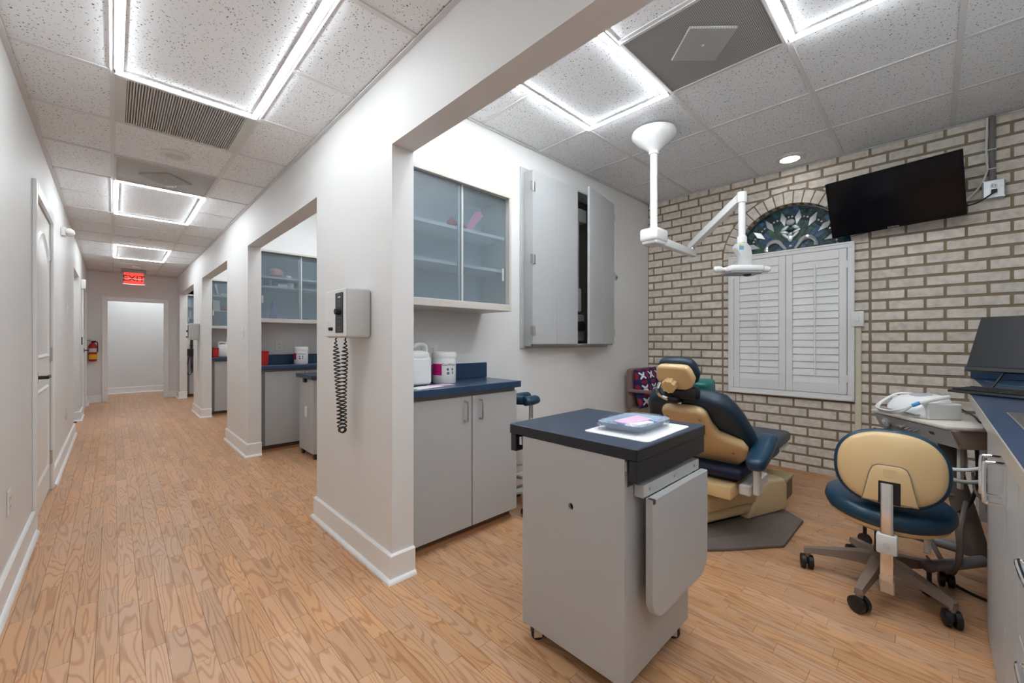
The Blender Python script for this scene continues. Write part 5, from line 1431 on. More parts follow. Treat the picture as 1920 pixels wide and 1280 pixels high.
m = MB(); m.tube(smooth_path([(0.0, -0.05, 0.325), (-0.02, -0.13, 0.315), (-0.05, -0.15, 0.29), (-0.08, -0.15, 0.24)], 5), 0.011, 10); m.build('lever', 'offwhite', t)
SM = Tm(0, 0, 0, rx=R(3), ry=R(-5))
MB(SM).lathe([(0.10, 0.338), (0.185, 0.345), (0.205, 0.36), (0.21, 0.378)], 44).build('seat_shell', 'cream', t)
MB(SM).lathe([(0.195, 0.372), (0.214, 0.378), (0.224, 0.40), (0.22, 0.425), (0.20, 0.443), (0.15, 0.452), (0.001, 0.455)], 44).build('seat_cushion', 'teal_vinyl', t, smooth=60)
# back: bar at the viewer's side
bx, by = -0.25, -0.035
m = MB(); m.rbox(bx-0.026, bx-0.010, by-0.021, by+0.021, 0.15, 0.553, 0.005, 2); m.build('back_bar', 'chrome', t)
m = MB(); m.rbox(bx-0.022, bx-0.006, by-0.024, by+0.024, 0.10, 0.17, 0.004, 1); m.build('bar_sleeve', 'nickel', t)
m = MB(); m.rbox(bx-0.036, bx+0.01, by-0.033, by+0.033, 0.265, 0.345, 0.008, 2); m.rbox(bx, 0, by-0.02, by+0.02, 0.31, 0.335, 0.004, 1); m.build('bar_clamp', 'offwhite', t)
m = MB(Tm(bx-0.037, by, 0.305, ry=R(-90))); m.lathe([(0.011, 0), (0.011, 0.003), (0.008, 0.003)], 18); m.build('clamp_bolt', 'pale_grey', t)
RB = basis((bx+0.035, by-0.005, 0.605), Vector((0.06, -1, 0)).normalized(), Vector((0.10, 0.0, 1)).normalized(), Vector((-1, -0.06, 0.10)).normalized())
# oval backrest: local x to viewer's right, y up, z towards viewer
A_, B_ = 0.18, 0.156
def oval(s, k=2.4, n=56):
    out = []
    for i in range(n):
        a = 2*math.pi*i/n; c, q = math.cos(a), math.sin(a)
        out.append((A_*s*math.copysign(abs(c)**(2/k), c), B_*s*math.copysign(abs(q)**(2/k), q)))
    return out
def dome(prof, m_, nm):
    vs_ = []; fs_ = []; n = 56
    for (s, z) in prof:
        vs_ += [(p[0], p[1], z - 0.55*p[0]**2) for p in oval(max(s, 0.002))]
    for j in range(len(prof)-1):
        for i in range(n):
            k = (i+1) % n; fs_.append((j*n+i, j*n+k, (j+1)*n+k, (j+1)*n+i))
    fs_ += [tuple(range(n))[::-1], tuple(range((len(prof)-1)*n, len(prof)*n))]
    return MB(RB).add(vs_, fs_).build(nm, m_, t, smooth=60)
dome([(0.9, -0.06), (0.99, -0.05), (1.03, -0.03), (1.03, -0.005), (1.0, 0.006), (0.9, 0.008)], 'teal_vinyl', 'back_cushion')
dome([(0.965, 0.0), (0.965, 0.006), (0.93, 0.016), (0.85, 0.022), (0.6, 0.03), (0.3, 0.034), (0.02, 0.035)], 'cream', 'back_shell')
m = MB(RB); m.prism([(-0.085, -0.135), (0.085, -0.135), (0.062, -0.02), (0.052, 0.005), (0.035, 0.014), (-0.035, 0.014), (-0.052, 0.005), (-0.062, -0.02)], 0.018, 0.0395, 'z', 0.006, 2); m.build('shell_cover', 'cream', t, smooth=40)
m = MB(RB); m.prism([(-0.088, -0.138), (0.088, -0.138), (0.065, -0.019), (0.054, 0.008), (0.036, 0.017), (-0.036, 0.017), (-0.054, 0.008), (-0.065, -0.019)], 0.018, 0.0356, 'z', 0.0, 1); m.build('cover_gap', 'brass_dark', t)
m = MB(RB); m.box(-0.034, 0.034, -0.14, -0.05, 0.0385, 0.0402); m.build('bar_slot', 'black', t)
m = MB(RB)
for (a, b, c, d) in ((-.018, .018, -.004, -.0015), (-.018, .018, -.030, -.0275), (-.018, -.0155, -.0275, -.004), (.0155, .018, -.0275, -.004), (-.010, -.0075, -.024, -.009), (-.002, .0005, -.024, -.009), (-.002, .010, -.009, -.0065), (.0075, .010, -.024, -.009)): m.box(a, b, c, d, 0.0393, 0.0408)
m.build('emblem', 'cream_base', t, smooth=0)

# ================================================================== ROLLING CART WITH TRAY
t = thing('rolling_cart', 'tall grey rolling cart with navy top and folded leaf in the foreground', 'cart', (1.38, 0.885, 0))
W = lambda mb, n, m_, p=t, **kw: mb.build(n, m_, p, world=True, **kw)
CX0, CX1, CY0, CY1, CZ0, CZ1 = 1.152, 1.61, 0.666, 1.106, 0.058, 0.772
W(MB().box(CX0+0.002, CX1, CY0+0.02, CY1-0.002, CZ0+0.002, CZ1), 'body', 'grey_dark')
# side panel facing the hall with its round cable hole
m = MB()
hole = [(0.875 + 0.011*math.cos(2*math.pi*i/20), 0.566 + 0.013*math.sin(2*math.pi*i/20)) for i in range(20)]
outer = []
for i in range(20):
    a = 2*math.pi*i/20; c, s = math.cos(a), math.sin(a)
    yy, zz = 0.875, 0.566
    k = min(((CY1-yy) if c > 0 else (yy-CY0))/max(abs(c), 1e-6), ((CZ1-zz) if s > 0 else (zz-CZ0))/max(abs(s), 1e-6))
    outer.append((yy + k*c, zz + k*s))
for cy_, cz_ in ((CY0, CZ0), (CY1, CZ0), (CY0, CZ1), (CY1, CZ1)):
    i = min(range(20), key=lambda q: (outer[q][0]-cy_)**2 + (outer[q][1]-cz_)**2); outer[i] = (cy_, cz_)
vs_ = [(CX0-0.016, *p) for p in outer] + [(CX0-0.016, *p) for p in hole] + [(CX0, *p) for p in outer] + [(CX0, *p) for p in hole]
fs_ = []
for i in range(20):
    k = (i+1) % 20
    fs_ += [(i, k, 20+k, 20+i), (40+i, 60+i, 60+k, 40+k), (i, 40+i, 40+k, k), (20+i, 20+k, 60+k, 60+i)]
m.add(vs_, fs_); W(m, 'side_panel', 'grey_lam', smooth=0)
W(MB().lathe([(0.0005, 0), (0.013, 0)], 16, Tm(CX0-0.001, 0.875, 0.566, ry=R(-90))), 'cable_hole', 'black')
W(MB().rbox(CX0-0.0005, CX1, CY0, CY0+0.02, CZ0, CZ1-0.09, 0.001, 1), 'front_panel', 'grey_lam')
TX0, TX1, TY0, TY1, TZ = 1.135, 1.662, 0.622, 1.176, 0.812
W(MB().rbox(TX0, TX1, TY0, TY1, 0.773, TZ, 0.003, 1), 'top', 'slate_top')
W(MB().rbox(TX0+0.002, TX1-0.002, TY0+0.002, TY0+0.03, 0.705, 0.773, 0.002, 1), 'apron', 'slate_edge')
W(MB().rbox(TX0+0.002, TX1-0.002, TY1-0.03, TY1-0.002, 0.705, 0.773, 0.002, 1), 'apron', 'slate_edge')
m = MB(); m.rbox(TX0-0.001, TX1+0.001, TY0-0.001, TY0+0.004, 0.774, TZ-0.003, 0.001, 1); m.rbox(TX0-0.001, TX0+0.003, TY0, TY1, 0.774, TZ-0.003, 0.001, 1); W(m, 'edge_band', 'slate_edge')
for (yy) in (TY0+0.04, TY1-0.06):
    m = MB(); m.box(CX0-0.012, CX1, yy, yy+0.012, 0.735, 0.765); W(m, 'slide_rail', 'steel_box')
# hanging leaf on the right-hand side
W(MB().rbox(1.19, 1.625, CY0-0.035, CY0-0.001, 0.645, 0.685, 0.002, 1), 'leaf_rail', 'grey_lam')
for x in (1.23, 1.41, 1.58): W(MB().lathe([(0.005, 0), (0.005, 0.002), (.001, .002)], 10, Tm(x, CY0-0.035, 0.668, rx=R(90))), 'rail_screw', 'nickel')
lf = [(1.20, 0.645), (1.64, 0.645)] + [(1.64-0.07+0.07*math.cos(a), 0.33-0.07*math.sin(a)+0.0) for a in [R(90*i/8) for i in range(9)]] + [(1.20+0.07-0.07*math.sin(a), 0.33-0.07*math.cos(a)) for a in [R(90*i/8) for i in range(9)]]
m = MB(); m.prism(lf, CY0-0.062, CY0-0.036, 'y', 0.002, 1); lo = W(m, 'drop_leaf', 'grey_lam')
m = MB(); m.rbox(1.201, 1.215, CY0-0.064, CY0-0.04, 0.63, 0.646, 0.002, 1); W(m, 'leaf_clip', 'dark_plastic', lo)
m = MB(); m.tube(smooth_path([(1.615, CY0+0.06, 0.36), (1.65, CY0+0.05, 0.34), (1.655, CY0+0.05, 0.29), (1.615, CY0+0.06, 0.27)], 5), 0.008, 8); W(m, 'side_loop', 'hose_white')
for (x, y, a) in ((1.17, 1.06, 0.9), (1.20, 0.71, 0.2), (1.55, 0.70, 0.4), (1.55, 1.05, 1.2)):
    M_ = Tm(x, y, 0, rz=a); m = MB()
    m.cyl((-0.013, 0, 0.026), (0.013, 0, 0.026), 0.026, n=18, M=M_); m.cyl((-0.014, 0, 0.022), (0.014, 0, 0.022), 0.008, n=10, M=M_); c_ = W(m, 'castor', 'dark_plastic')
    m = MB(); m.rbox(-0.02, -0.0145, -0.016, 0.016, 0.012, 0.055, 0.002, 1, M_); m.rbox(0.0145, 0.02, -0.016, 0.016, 0.012, 0.055, 0.002, 1, M_); m.rbox(-0.02, 0.02, -0.02, 0.02, 0.05, 0.058, 0.002, 1, M_); W(m, 'castor_fork', 'stainless', c_)

# tray liner and wrapped tray on the cart
LMt = Tm(1.40, 0.765, TZ, rz=R(1.5))
m = MB(LMt)
q = []
for (cx, cy, a0) in ((0.155, 0.105, 0), (-0.155, 0.105, 90), (-0.155, -0.105, 180), (0.155, -0.105, 270)): q += [(cx + 0.02*math.cos(R(a0+90*i/6)), cy + 0.02*math.sin(R(a0+90*i/6))) for i in range(7)]
m.prism(q, 0.0004, 0.003, 'z'); tag(m.build('tray_liner', 'paper'), 'white paper tray liner on the navy cart top', 'paper')
t = thing('instrument_tray', 'blue dental tray wrapped in clear plastic on the cart', 'tray', (1.41, 0.785, TZ+0.0032), R(1.5))
q = []
def rr(hx, hy, r):
    out = []
    for (sx, sy, a0) in ((1, 1, 0), (-1, 1, 90), (-1, -1, 180), (1, -1, 270)): out += [(sx*(hx-r) + r*math.cos(R(a0+90*i/4)), sy*(hy-r) + r*math.sin(R(a0+90*i/4))) for i in range(5)]
    return out
rings = [(rr(0.10, 0.065, 0.02), 0.001), (rr(0.125, 0.085, 0.03), 0.027), (rr(0.13, 0.09, 0.03), 0.029), (rr(0.119, 0.079, 0.025), 0.026), (rr(0.097, 0.062, 0.02), 0.004)]
vs_ = []; fs_ = []; n = 20
for r_, z in rings: vs_ += [(p[0], p[1], z) for p in r_]
for j in range(len(rings)-1):
    for i in range(n):
        k = (i+1) % n; fs_.append((j*n+i, j*n+k, (j+1)*n+k, (j+1)*n+i))
fs_ += [tuple(range(n))[::-1], tuple(range((len(rings)-1)*n, len(rings)*n))]
MB().add(vs_, fs_).build('tray', 'tray_blue', t)
# crinkled wrap
rg = random.Random(3)
vs_ = []; fs_ = []; n = 72
prof = [(1.02, 0.001), (1.10, 0.010), (1.12, 0.020), (1.06, 0.030), (1.0, 0.034), (0.9, 0.030), (0.78, 0.018)]
for j, (s, z) in enumerate(prof):
    for i in range(n):
        a = 2*math.pi*i/n; c, q_ = math.cos(a), math.sin(a)
        x = 0.125*math.copysign(abs(c)**0.45, c)*s; y = 0.085*math.copysign(abs(q_)**0.45, q_)*s
        jx = 1 + rg.uniform(-0.05, 0.06)*(1 if 0 < j else 0.3)
        vs_.append((x*jx, y*jx, max(0.0006, z + rg.uniform(-0.005, 0.006)*(0.15 if j == 0 else 1))))
for j in range(len(prof)-1):
    for i in range(n):
        k = (i+1) % n; fs_.append((j*n+i, j*n+k, (j+1)*n+k, (j+1)*n+i))
MB().add(vs_, fs_).build('plastic_wrap', 'plastic_wrap', t, smooth=25)
m = MB(Tm(0.005, 0.01, 0.022, rz=R(-4), ry=R(-2))); m.prism([(-0.08, -0.03), (0.06, -0.045), (0.085, 0.03), (-0.06, 0.045)], 0, 0.004, 'z'); m.build('pink_slip', 'paper_pink', t)
m = MB(Tm(0.0, -0.01, 0.015, rz=R(-4))); m.prism([(-0.085, -0.035), (0.065, -0.05), (0.08, 0.03), (-0.07, 0.04)], 0, 0.005, 'z'); m.build('blue_slip', 'paper_blue', t)
m = MB(Tm(-0.02, -0.035, 0.012, rz=R(-6))); m.rbox(-0.075, 0.06, -0.02, 0.02, 0, 0.012, 0.004, 2); m.build('white_slip', 'paper', t)

# second room's rolling cart (only its edge shows past the first pier)
t = thing('rolling_cart', 'grey rolling cart with dark top glimpsed past the nearest pier', 'cart', (1.58, 4.30, 0))
MB().rbox(-0.22, 0.22, -0.2, 0.2, 0.06, 0.77, 0.003, 1).build('body', 'grey_lam', t)
MB().rbox(-0.245, 0.245, -0.23, 0.23, 0.775, 0.812, 0.003, 1).build('top', 'slate_top', t)
MB().rbox(-0.245, -0.215, -0.03, 0.02, 0.735, 0.775, 0.002, 1).build('latch', 'black', t)
MB().rbox(-0.24, -0.221, -0.06, -0.02, 0.40, 0.50, 0.004, 1).build('towel_ring', 'white_plastic', t)
for (x, y) in ((-0.19, -0.17), (0.19, -0.17), (-0.19, 0.17), (0.19, 0.17)):
    m = MB(Tm(x, y, 0)); m.cyl((-0.012, 0, 0.025), (0.012, 0, 0.025), 0.025, n=14); m.rbox(-0.016, 0.016, -0.012, 0.012, 0.04, 0.06, 0.002, 1); m.build('castor', 'black', t)
m = MB(); m.prism([(-0.012, 0.0), (0.0, 0.004), (0.006, 0.05), (-0.002, 0.075), (-0.014, 0.06)], -0.002, 0.0, 'y', 0, 1, Tm(1.492, 1.862+PER, 0.42)); tag(m.build('red_tag', 'magenta'), 'small crimson tag hanging between the second room cabinet doors', 'tag')

# ================================================================== SINK COUNTER ON THE RIGHT
YF = -0.148
t = thing('sink_cabinet', 'long grey base cabinet with bar handles at the right edge', 'cabinet', (1.75, -0.35, 0))
W = lambda mb, n, m_, p=t, **kw: mb.build(n, m_, p, world=True, **kw)
m = MB(); m.box(1.085, 2.42, YS+0.002, YF-0.018, 0.0, 0.70); m.box(1.085, 1.60, YS+0.002, YF-0.018, 0.70, 0.835); m.box(2.30, 2.42, YS+0.002, YF-0.018, 0.70, 0.835); m.box(1.60, 2.30, YF-0.03, YF-0.018, 0.70, 0.835); W(m, 'body', 'grey_lam')
def bar_v(mb, x, z0, z1, out=0.042, r=0.0055):
    mb.tube(smooth_path([(x, YF, z0), (x, YF+out*0.8, z0+0.001), (x, YF+out, z0+0.012), (x, YF+out, z1-0.012), (x, YF+out*0.8, z1-0.001), (x, YF, z1)], 3), r, 10)
def bar_h(mb, x0, x1, z, out=0.034, r=0.0055):
    mb.tube(smooth_path([(x0, YF, z), (x0+0.001, YF+out*0.8, z), (x0+0.012, YF+out, z), (x1-0.012, YF+out, z), (x1-0.001, YF+out*0.8, z), (x1, YF, z)], 3), r, 10)
for (a, b, hx) in ((1.885, 2.42, 1.935), (1.60, 1.875, 1.835)):
    d = W(MB().rbox(a, b, YF-0.018, YF, 0.02, 0.815, 0.002, 1), 'door', 'grey_lam')
    h = MB(); bar_v(h, hx, 0.665, 0.785); W(h, 'handle', 'chrome', d)
for (z0, z1) in ((0.02, 0.22), (0.225, 0.42), (0.425, 0.615), (0.62, 0.815)):
    d = W(MB().rbox(1.11, 1.592, YF-0.018, YF, z0, z1, 0.002, 1), 'drawer', 'grey_lam')
    h = MB(); bar_h(h, 1.12, 1.245, (z0+z1)/2); W(h, 'handle', 'chrome', d)
# worktop with a stepped front
t = thing('worktop', 'long navy worktop with steel-grey front edge at the right', 'worktop', (2.6, -0.35, 0.838))
W = lambda mb, n, m_, p=t, **kw: mb.build(n, m_, p, world=True, **kw)
SX0, SX1, SY0, SY1 = 1.62, 2.28, -0.51, -0.20
m = MB()
m.box(1.09, SX0, YS+0.001, -0.13, 0.838, 0.88); m.box(SX1, 3.02, YS+0.001, -0.13, 0.838, 0.88); m.box(SX0, SX1, YS+0.001, SY0, 0.838, 0.88); m.box(SX0, SX1, SY1, -0.13, 0.838, 0.88)
m.box(3.02, XB-0.002, YS+0.001, -0.2, 0.838, 0.88); W(m, 'top', 'navy', smooth=0)
m = MB(); m.rbox(1.09, 3.022, -0.131, -0.127, 0.836, 0.879, 0.001, 1); m.rbox(3.018, 3.024, -0.2, -0.128, 0.836, 0.879, 0.001, 1); m.rbox(3.02, XB-0.002, -0.201, -0.197, 0.836, 0.879, 0.001, 1); W(m, 'front_edge', 'counter_edge')
W(MB().rbox(XB-0.024, XB-0.002, YS+0.002, -0.185, 0.881, 1.0, 0.002, 1), 'end_splash', 'navy')
W(MB().rbox(1.09, XB-0.026, YS+0.001, YS+0.022, 0.881, 0.985, 0.002, 1), 'back_splash', 'navy')
t = thing('support_panel', 'grey end panel holding up the worktop beside the brick wall', 'panel', (4.08, -0.22, 0))
MB().rbox(-0.15, 0.185, -0.018, 0.012, 0.0, 0.835, 0.002, 1).build('panel', 'grey_lam', t); MB().rbox(-0.155, -0.149, -0.02, 0.014, 0.0, 0.835, 0.001, 1).build('edge_strip', 'grey_dark', t)
t = thing('sink', 'stainless steel sink set into the right-hand worktop', 'sink', (1.95, -0.355, 0.88))
m = MB()
for (a, b, c, d) in ((-0.345, 0.345, -0.17, -0.14), (-0.345, 0.345, 0.13, 0.17), (-0.345, -0.31, -0.14, 0.13), (0.31, 0.345, -0.14, 0.13)): m.rbox(a, b, c, d, 0.0005, 0.006, 0.002, 1)
m.build('rim', 'stainless', t)
m = MB(); m.box(-0.32, 0.32, -0.15, 0.14, -0.16, -0.155); m.box(-0.325, -0.32, -0.15, 0.14, -0.16, 0.001); m.box(0.32, 0.325, -0.15, 0.14, -0.16, 0.001); m.box(-0.325, 0.325, -0.152, -0.148, -0.16, 0.001); m.box(-0.325, 0.325, 0.138, 0.143, -0.16, 0.001); m.build('basin', 'stainless', t)

# monitor
D1 = Vector((-0.594, -0.804, 0)); BK = Vector((0.804, -0.594, 0)); TI = R(20)
up = (Vector((0, 0, 1))*math.cos(TI) + BK*math.sin(TI)).normalized(); nrm = D1.cross(up)
BL = Vector((3.20, -0.1175, 0.987))
t = thing('computer_monitor', 'black computer monitor on the worktop against the brick wall', 'monitor', (3.15, -0.36, 0.88))
W = lambda mb, n, m_, p=t, **kw: mb.build(n, m_, p, world=True, **kw)
# local x along the screen, y up, z towards the back
MM = basis(BL, D1, up, (-D1.cross(up)) if (-D1.cross(up)).dot(BK) > 0 else D1.cross(up))
W(MB(MM).rbox(0, 0.46, 0, 0.298, 0.0, 0.03, 0.006, 2), 'case', 'dark_plastic')
W(MB(MM).rbox(0.006, 0.454, 0.022, 0.292, -0.002, 0.004, 0.001, 1), 'screen', 'black')
W(MB(MM).rbox(0.0, 0.46, 0.0, 0.02, -0.004, 0.004, 0.002, 1), 'chin', 'dark_plastic')
c0 = BL + D1*0.23 + BK*0.10
m = MB(); m.rbox(-0.035, 0.035, -0.012, 0.012, 0.0, 0.22, 0.004, 1, Tm(c0.x, c0.y, 0.89, rz=math.atan2(D1.y, D1.x))); W(m, 'stand', 'dark_plastic')
m = MB(); m.rbox(-0.11, 0.11, -0.07, 0.07, 0, 0.012, 0.004, 1, Tm(c0.x, c0.y, 0.8808, rz=math.atan2(D1.y, D1.x))); W(m, 'foot', 'dark_plastic')
m = MB(); m.tube(smooth_path([tuple(BL + D1*0.16 + Vector((0.02, 0, 0.0))), tuple(BL + D1*0.13 + Vector((0, 0, -0.05))), tuple(BL + D1*0.11 + Vector((-0.02, 0, -0.09))), tuple(BL + D1*0.17 + Vector((-0.03, 0, -0.098))), tuple(BL + D1*0.3 + Vector((0, 0, -0.094)))], 6), 0.005, 6); W(m, 'cable', 'black')
m = MB(); m.tube(smooth_path([tuple(BL + D1*0.02 + BK*0.1 + Vector((0, 0, -0.055))), tuple(BL + D1*0.15 + BK*0.06 + Vector((0, 0, -0.07))), tuple(BL + D1*0.35 + BK*0.04 + Vector((0, 0, -0.05)))], 6), 0.003, 6); W(m, 'data_cable', 'blue_hose')
# keyboard
KF = Vector((3.04, -0.052, 0.882))
ang = math.atan2(D1.y, D1.x)
t = thing('keyboard', 'black computer keyboard overhanging the worktop edge', 'keyboard', KF, ang)
m = MB(); m.prism([(0, 0), (0.15, 0.0), (0.15, 0.024), (0, 0.012)], 0, 0.44, 'x', 0.003, 1); m.build('case', 'dark_plastic', t)
for r_ in range(5):
    nk = 15 if r_ < 4 else 8
    for i in range(nk):
        w_ = 0.42/nk
        y0 = 0.015 + r_*0.026
        MB(Tm(0.01 + i*w_, y0, 0.012 + (y0/0.15)*0.012)).rbox(0.001, w_-0.0015, 0, 0.022, 0, 0.007, 0.0015, 1).build('key', 'black', t)

# ================================================================== DELIVERY UNIT
UA = math.atan2(-0.607, -0.794)
t = thing('delivery_unit', 'beige dental delivery unit with gauge and hoses behind the stool', 'delivery unit', (3.03, 0.24, 0), UA)
# local: x along front edge to the right, y away from the dental chair
L, D, ZT = 0.466, 0.36, 0.762
m = MB(); m.prism([(0, 0), (L, 0), (L+0.03, 0.05), (L+0.03, D), (0, D)], ZT-0.018, ZT, 'z', 0.005, 2); m.build('top', 'unit_top', t)
m = MB(); sec = [(0.012, ZT-0.018), (D, ZT-0.018), (D, ZT-0.10), (0.05, ZT-0.10)]
m.prism(sec, 0.006, L+0.02, 'x', 0.003, 1); m.build('body', 'unit_side', t)
PN = Vector((0, -0.082, -0.038)).normalized()
FM = basis((0.01, 0.0115, ZT-0.02), (1, 0, 0), Vector((0, 0.038, -0.082)).normalized(), Vector((1, 0, 0)).cross(Vector((0, 0.038, -0.082)).normalized()))
sg = -1 if FM.to_3x3() @ Vector((0, 0, 1)) @ Vector((0, 1, 0)) > 0 else 1
m = MB(FM); m.box(0, L-0.004, 0, 0.086, 0.0 if sg > 0 else -0.004, 0.004 if sg > 0 else 0.0); m.build('front_panel', 'unit_panel', t, smooth=0)
def onp(x, y, z): return FM @ Vector((x, y, z*sg))
def disc(x, y, r, h, m_, nm, n=22, par=None):
    q = MB(FM); q.lathe([(r, 0.003*sg), (r, h*sg), (r*0.9, (h+0.001)*sg), (0.001, (h+0.001)*sg)], n, Tm(x, y, 0)); return q.build(nm, m_, par or t)
g = disc(0.075, 0.04, 0.026, 0.014, 'mid_grey', 'gauge_rim'); disc(0.075, 0.04, 0.021, 0.016, 'paper', 'gauge_face')
q = MB(FM); q.box(-0.001, 0.001, -0.014, 0.004, 0.0165*sg, 0.0178*sg, Tm(0.075, 0.04, 0, rz=0.9)); q.build('gauge_needle', 'black', t)
for (x, r_) in ((0.17, 0.008), (0.19, 0.011), (0.225, 0.005), (0.25, 0.005), (0.275, 0.005)):
    q = MB(FM); q.lathe([(r_*0.7, 0.003*sg), (r_*0.6, 0.014*sg), (r_, 0.016*sg), (r_, 0.03*sg), (0.001, 0.031*sg)], 14, Tm(x, 0.036, 0)); q.build('valve_knob', 'nickel', t)
q = MB(FM); q.box(0.34, 0.365, 0.028, 0.042, 0.004*sg, 0.005*sg); q.build('model_plate', 'dark_plastic', t)
for i in range(4):
    q = MB(); q.rbox(0.06+i*0.055, 0.09+i*0.055, -0.035, 0.05, ZT-0.115, ZT-0.095, 0.004, 1); q.build('handpiece_holder', 'dark_plastic', t)
    p = [(0.075+i*0.055, -0.03, ZT-0.09), (0.077+i*0.055, -0.02, ZT-0.15), (0.08+i*0.06, 0.05, ZT-0.28), (0.15+i*0.05, 0.16, ZT-0.36), (0.22+i*0.03, 0.2, ZT-0.22), (0.25+i*0.02, 0.2, ZT-0.10)]
    q = MB(); q.tube(smooth_path(p, 6), 0.006, 7); q.build('hose', 'hose_grey' if i % 2 else 'hose_brown', t)
# column and base
q = MB(); q.tube([(0.25, 0.17, ZT-0.10), (0.28, 0.19, 0.45), (0.31, 0.21, 0.28), (0.33, 0.22, 0.14)], [0.034, 0.038, 0.045, 0.055], 16); q.build('column', 'post_taupe', t)
for (p, nm) in (([(0.0, -0.03, 0.145), (0.13, 0.06, 0.145), (0.33, 0.22, 0.145)], 'base_tube'), ([(0.33, 0.22, 0.15), (0.42, 0.28, 0.14), (0.52, 0.30, 0.13)], 'base_tube'), ([(0.47, -0.07, 0.135), (0.44, 0.05, 0.135), (0.40, 0.20, 0.14)], 'base_tube')):
    q = MB(); q.tube(smooth_path(p, 4), 0.024, 14); b_ = q.build(nm, 'tube_grey', t)
    e = p[0] if nm == 'base_tube' and p[0][0] != 0.33 else p[-1]
    q = MB(); q.sell(e, (0.028, 0.028, 0.028), 1, 1, 16, 8); q.build('end_cap', 'taupe', b_)
    q = MB(); q.cyl((e[0], e[1], e[2]-0.02), (e[0], e[1], 0.06), 0.009, n=8); q.lathe([(0.02, -0.012), (0.032, -0.01), (0.032, 0.01), (0.02, 0.012)], 18, Tm(e[0], e[1], 0.032, rx=R(90), rz=0.4)); q.build('castor', 'black', b_)
# hanging hose loops at the right-hand side
for i, (m_, r_, pts) in enumerate((
    ('hose_grey', 0.009, [(0.30, 0.03, ZT-0.15), (0.38, 0.02, ZT-0.21), (0.46, 0.05, ZT-0.245), (0.53, 0.12, ZT-0.21), (0.52, 0.19, ZT-0.115)]),
    ('hose_white', 0.008, [(0.28, 0.02, ZT-0.135), (0.36, 0.0, ZT-0.185), (0.43, 0.03, ZT-0.20), (0.50, 0.10, ZT-0.175), (0.50, 0.19, ZT-0.108)]),
    ('black', 0.006, [(0.10, 0.20, 0.006), (0.25, 0.14, 0.006), (0.42, 0.12, 0.006), (0.60, 0.22, 0.006)]),
    ('black', 0.007, [(0.44, 0.14, ZT-0.10), (0.43, 0.15, ZT-0.25), (0.38, 0.16, ZT-0.38), (0.30, 0.15, ZT-0.46)]),
    ('blue_hose', 0.004, [(0.50, 0.22, ZT-0.10), (0.51, 0.2, ZT-0.22), (0.46, 0.17, ZT-0.275), (0.40, 0.15, ZT-0.27)]),
    ('hose_brown', 0.006, [(0.53, 0.22, ZT-0.10), (0.54, 0.18, ZT-0.22), (0.51, 0.14, ZT-0.31), (0.45, 0.13, ZT-0.30), (0.41, 0.15, ZT-0.22)]),
    ('hose_brown', 0.009, [(0.38, 0.12, ZT-0.42), (0.43, 0.08, ZT-0.50), (0.46, 0.05, ZT-0.60), (0.42, 0.06, ZT-0.68), (0.33, 0.12, ZT-0.66)]),
    ('taupe', 0.010, [(0.39, 0.14, ZT-0.36), (0.45, 0.07, ZT-0.46), (0.48, 0.04, ZT-0.58), (0.45, 0.03, ZT-0.66), (0.36, 0.06, ZT-0.64), (0.25, 0.1, ZT-0.60)]))):
    q = MB(); q.tube(smooth_path(pts, 6), r_, 8); q.build('hose', m_, t)
q = MB(); q.rbox(0.50, 0.515, 0.12, 0.135, ZT-0.36, ZT-0.10, 0.003, 1); q.cyl((0.507, 0.127, ZT-0.40), (0.507, 0.127, ZT-0.355), 0.005, n=8); q.build('syringe_holder', 'hose_brown', t)
q = MB(); q.rbox(0.39, 0.408, 0.1, 0.118, ZT-0.30, ZT-0.10, 0.003, 1); q.build('arm_bracket', 'unit_top', t)
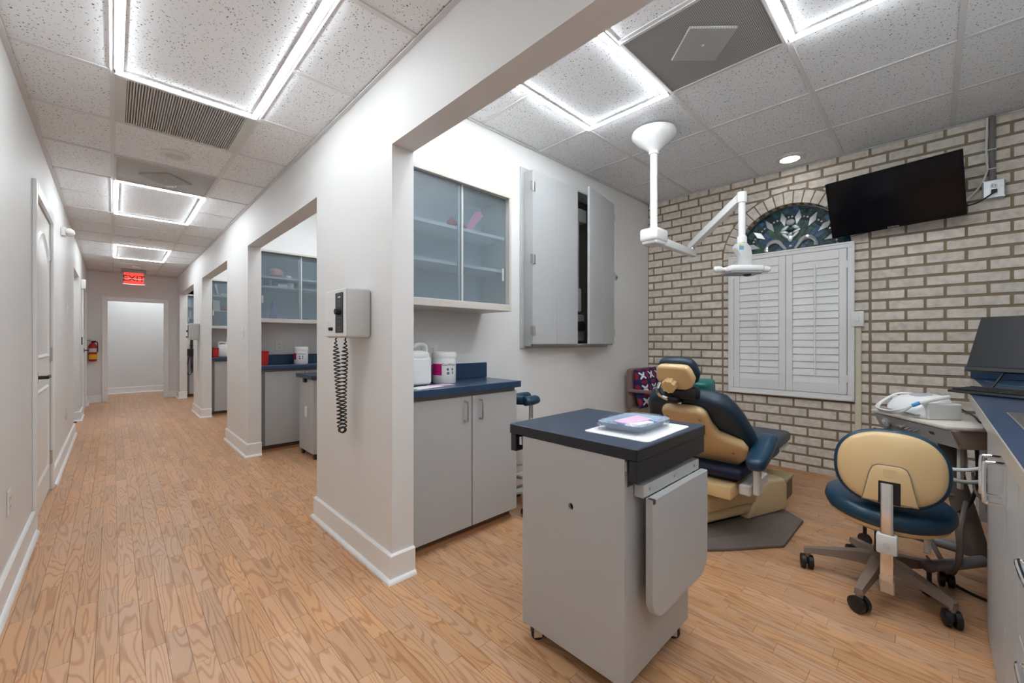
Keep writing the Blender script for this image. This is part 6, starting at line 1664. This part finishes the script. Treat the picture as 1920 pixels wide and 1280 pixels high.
# ultrasonic scaler on top
t = thing('ultrasonic_scaler', 'white ultrasonic scaler with coiled hose on the delivery unit', 'scaler', (2.93, 0.05, ZT), UA)
t.scale = (0.9, 0.9, 1.05)
vs_ = []; fs_ = []; n = 32
for (s, z, sh) in ((0.94, 0.0, 0), (1.0, 0.012, 0), (1.0, 0.03, 0), (0.97, 0.055, 0.004), (0.88, 0.078, 0.012), (0.7, 0.094, 0.02), (0.4, 0.102, 0.025), (0.02, 0.104, 0.028)):
    for i in range(n):
        a = 2*math.pi*i/n; c, q_ = math.cos(a), math.sin(a)
        vs_.append((0.135*s*math.copysign(abs(c)**0.55, c), sh + 0.10*s*math.copysign(abs(q_)**0.55, q_), z + (0.10*s*q_*0.12 if z > 0.04 else 0)))
for j in range(7):
    for i in range(n):
        k = (i+1) % n; fs_.append((j*n+i, j*n+k, (j+1)*n+k, (j+1)*n+i))
fs_ += [tuple(range(n))[::-1], tuple(range(7*n, 8*n))]
MB().add(vs_, fs_).build('housing', 'white_gloss', t, smooth=60)
q = MB(); q.sell((0.0, 0.02, 0.093), (0.065, 0.045, 0.0165), 1, 0.8, 24, 10); q.build('touch_panel', 'mid_grey', t)
q = MB(); q.rbox(-0.115, -0.075, -0.055, -0.025, 0.068, 0.085, 0.005, 2); q.build('dial', 'offwhite', t)
q = MB(); q.rbox(-0.13, 0.13, -0.105, -0.085, 0.018, 0.024, 0.002, 1); q.build('front_slot', 'mid_grey', t)
q = MB(); q.rbox(0.10, 0.145, -0.06, 0.1, 0.0, 0.075, 0.006, 1); q.build('rear_block', 'pale_grey', t)
for i in range(3):
    k = 0.006*i
    p = [(-0.10+k, 0.06, 0.095), (-0.14-k, 0.0, 0.09), (-0.155-k, -0.07, 0.05), (-0.13, -0.115-k, 0.01+k), (-0.02, -0.125-k, 0.006+k), (0.06, -0.12, 0.025+k), (0.11, -0.11, 0.06)]
    q = MB(); q.tube(smooth_path(p, 6), 0.0045, 7); q.build('hose', 'hose_white', t)
q = MB(); q.tube([(0.11, -0.11, 0.06), (0.13, -0.09, 0.075)], 0.009, 10); q.build('coupling', 'blue_tip', t)
q = MB(); q.tube(smooth_path([(0.13, -0.09, 0.075), (0.143, -0.045, 0.09), (0.14, 0.01, 0.1), (0.125, 0.05, 0.103)], 4), [0.009]*8 + [0.010]*5, 10); q.build('handpiece', 'hose_white', t)
q = MB(); q.tube(smooth_path([(0.14, 0.10, 0.05), (0.19, 0.11, 0.03), (0.215, 0.12, 0.005), (0.22, 0.16, 0.004)], 5), 0.004, 6); q.build('power_cord', 'black', t)
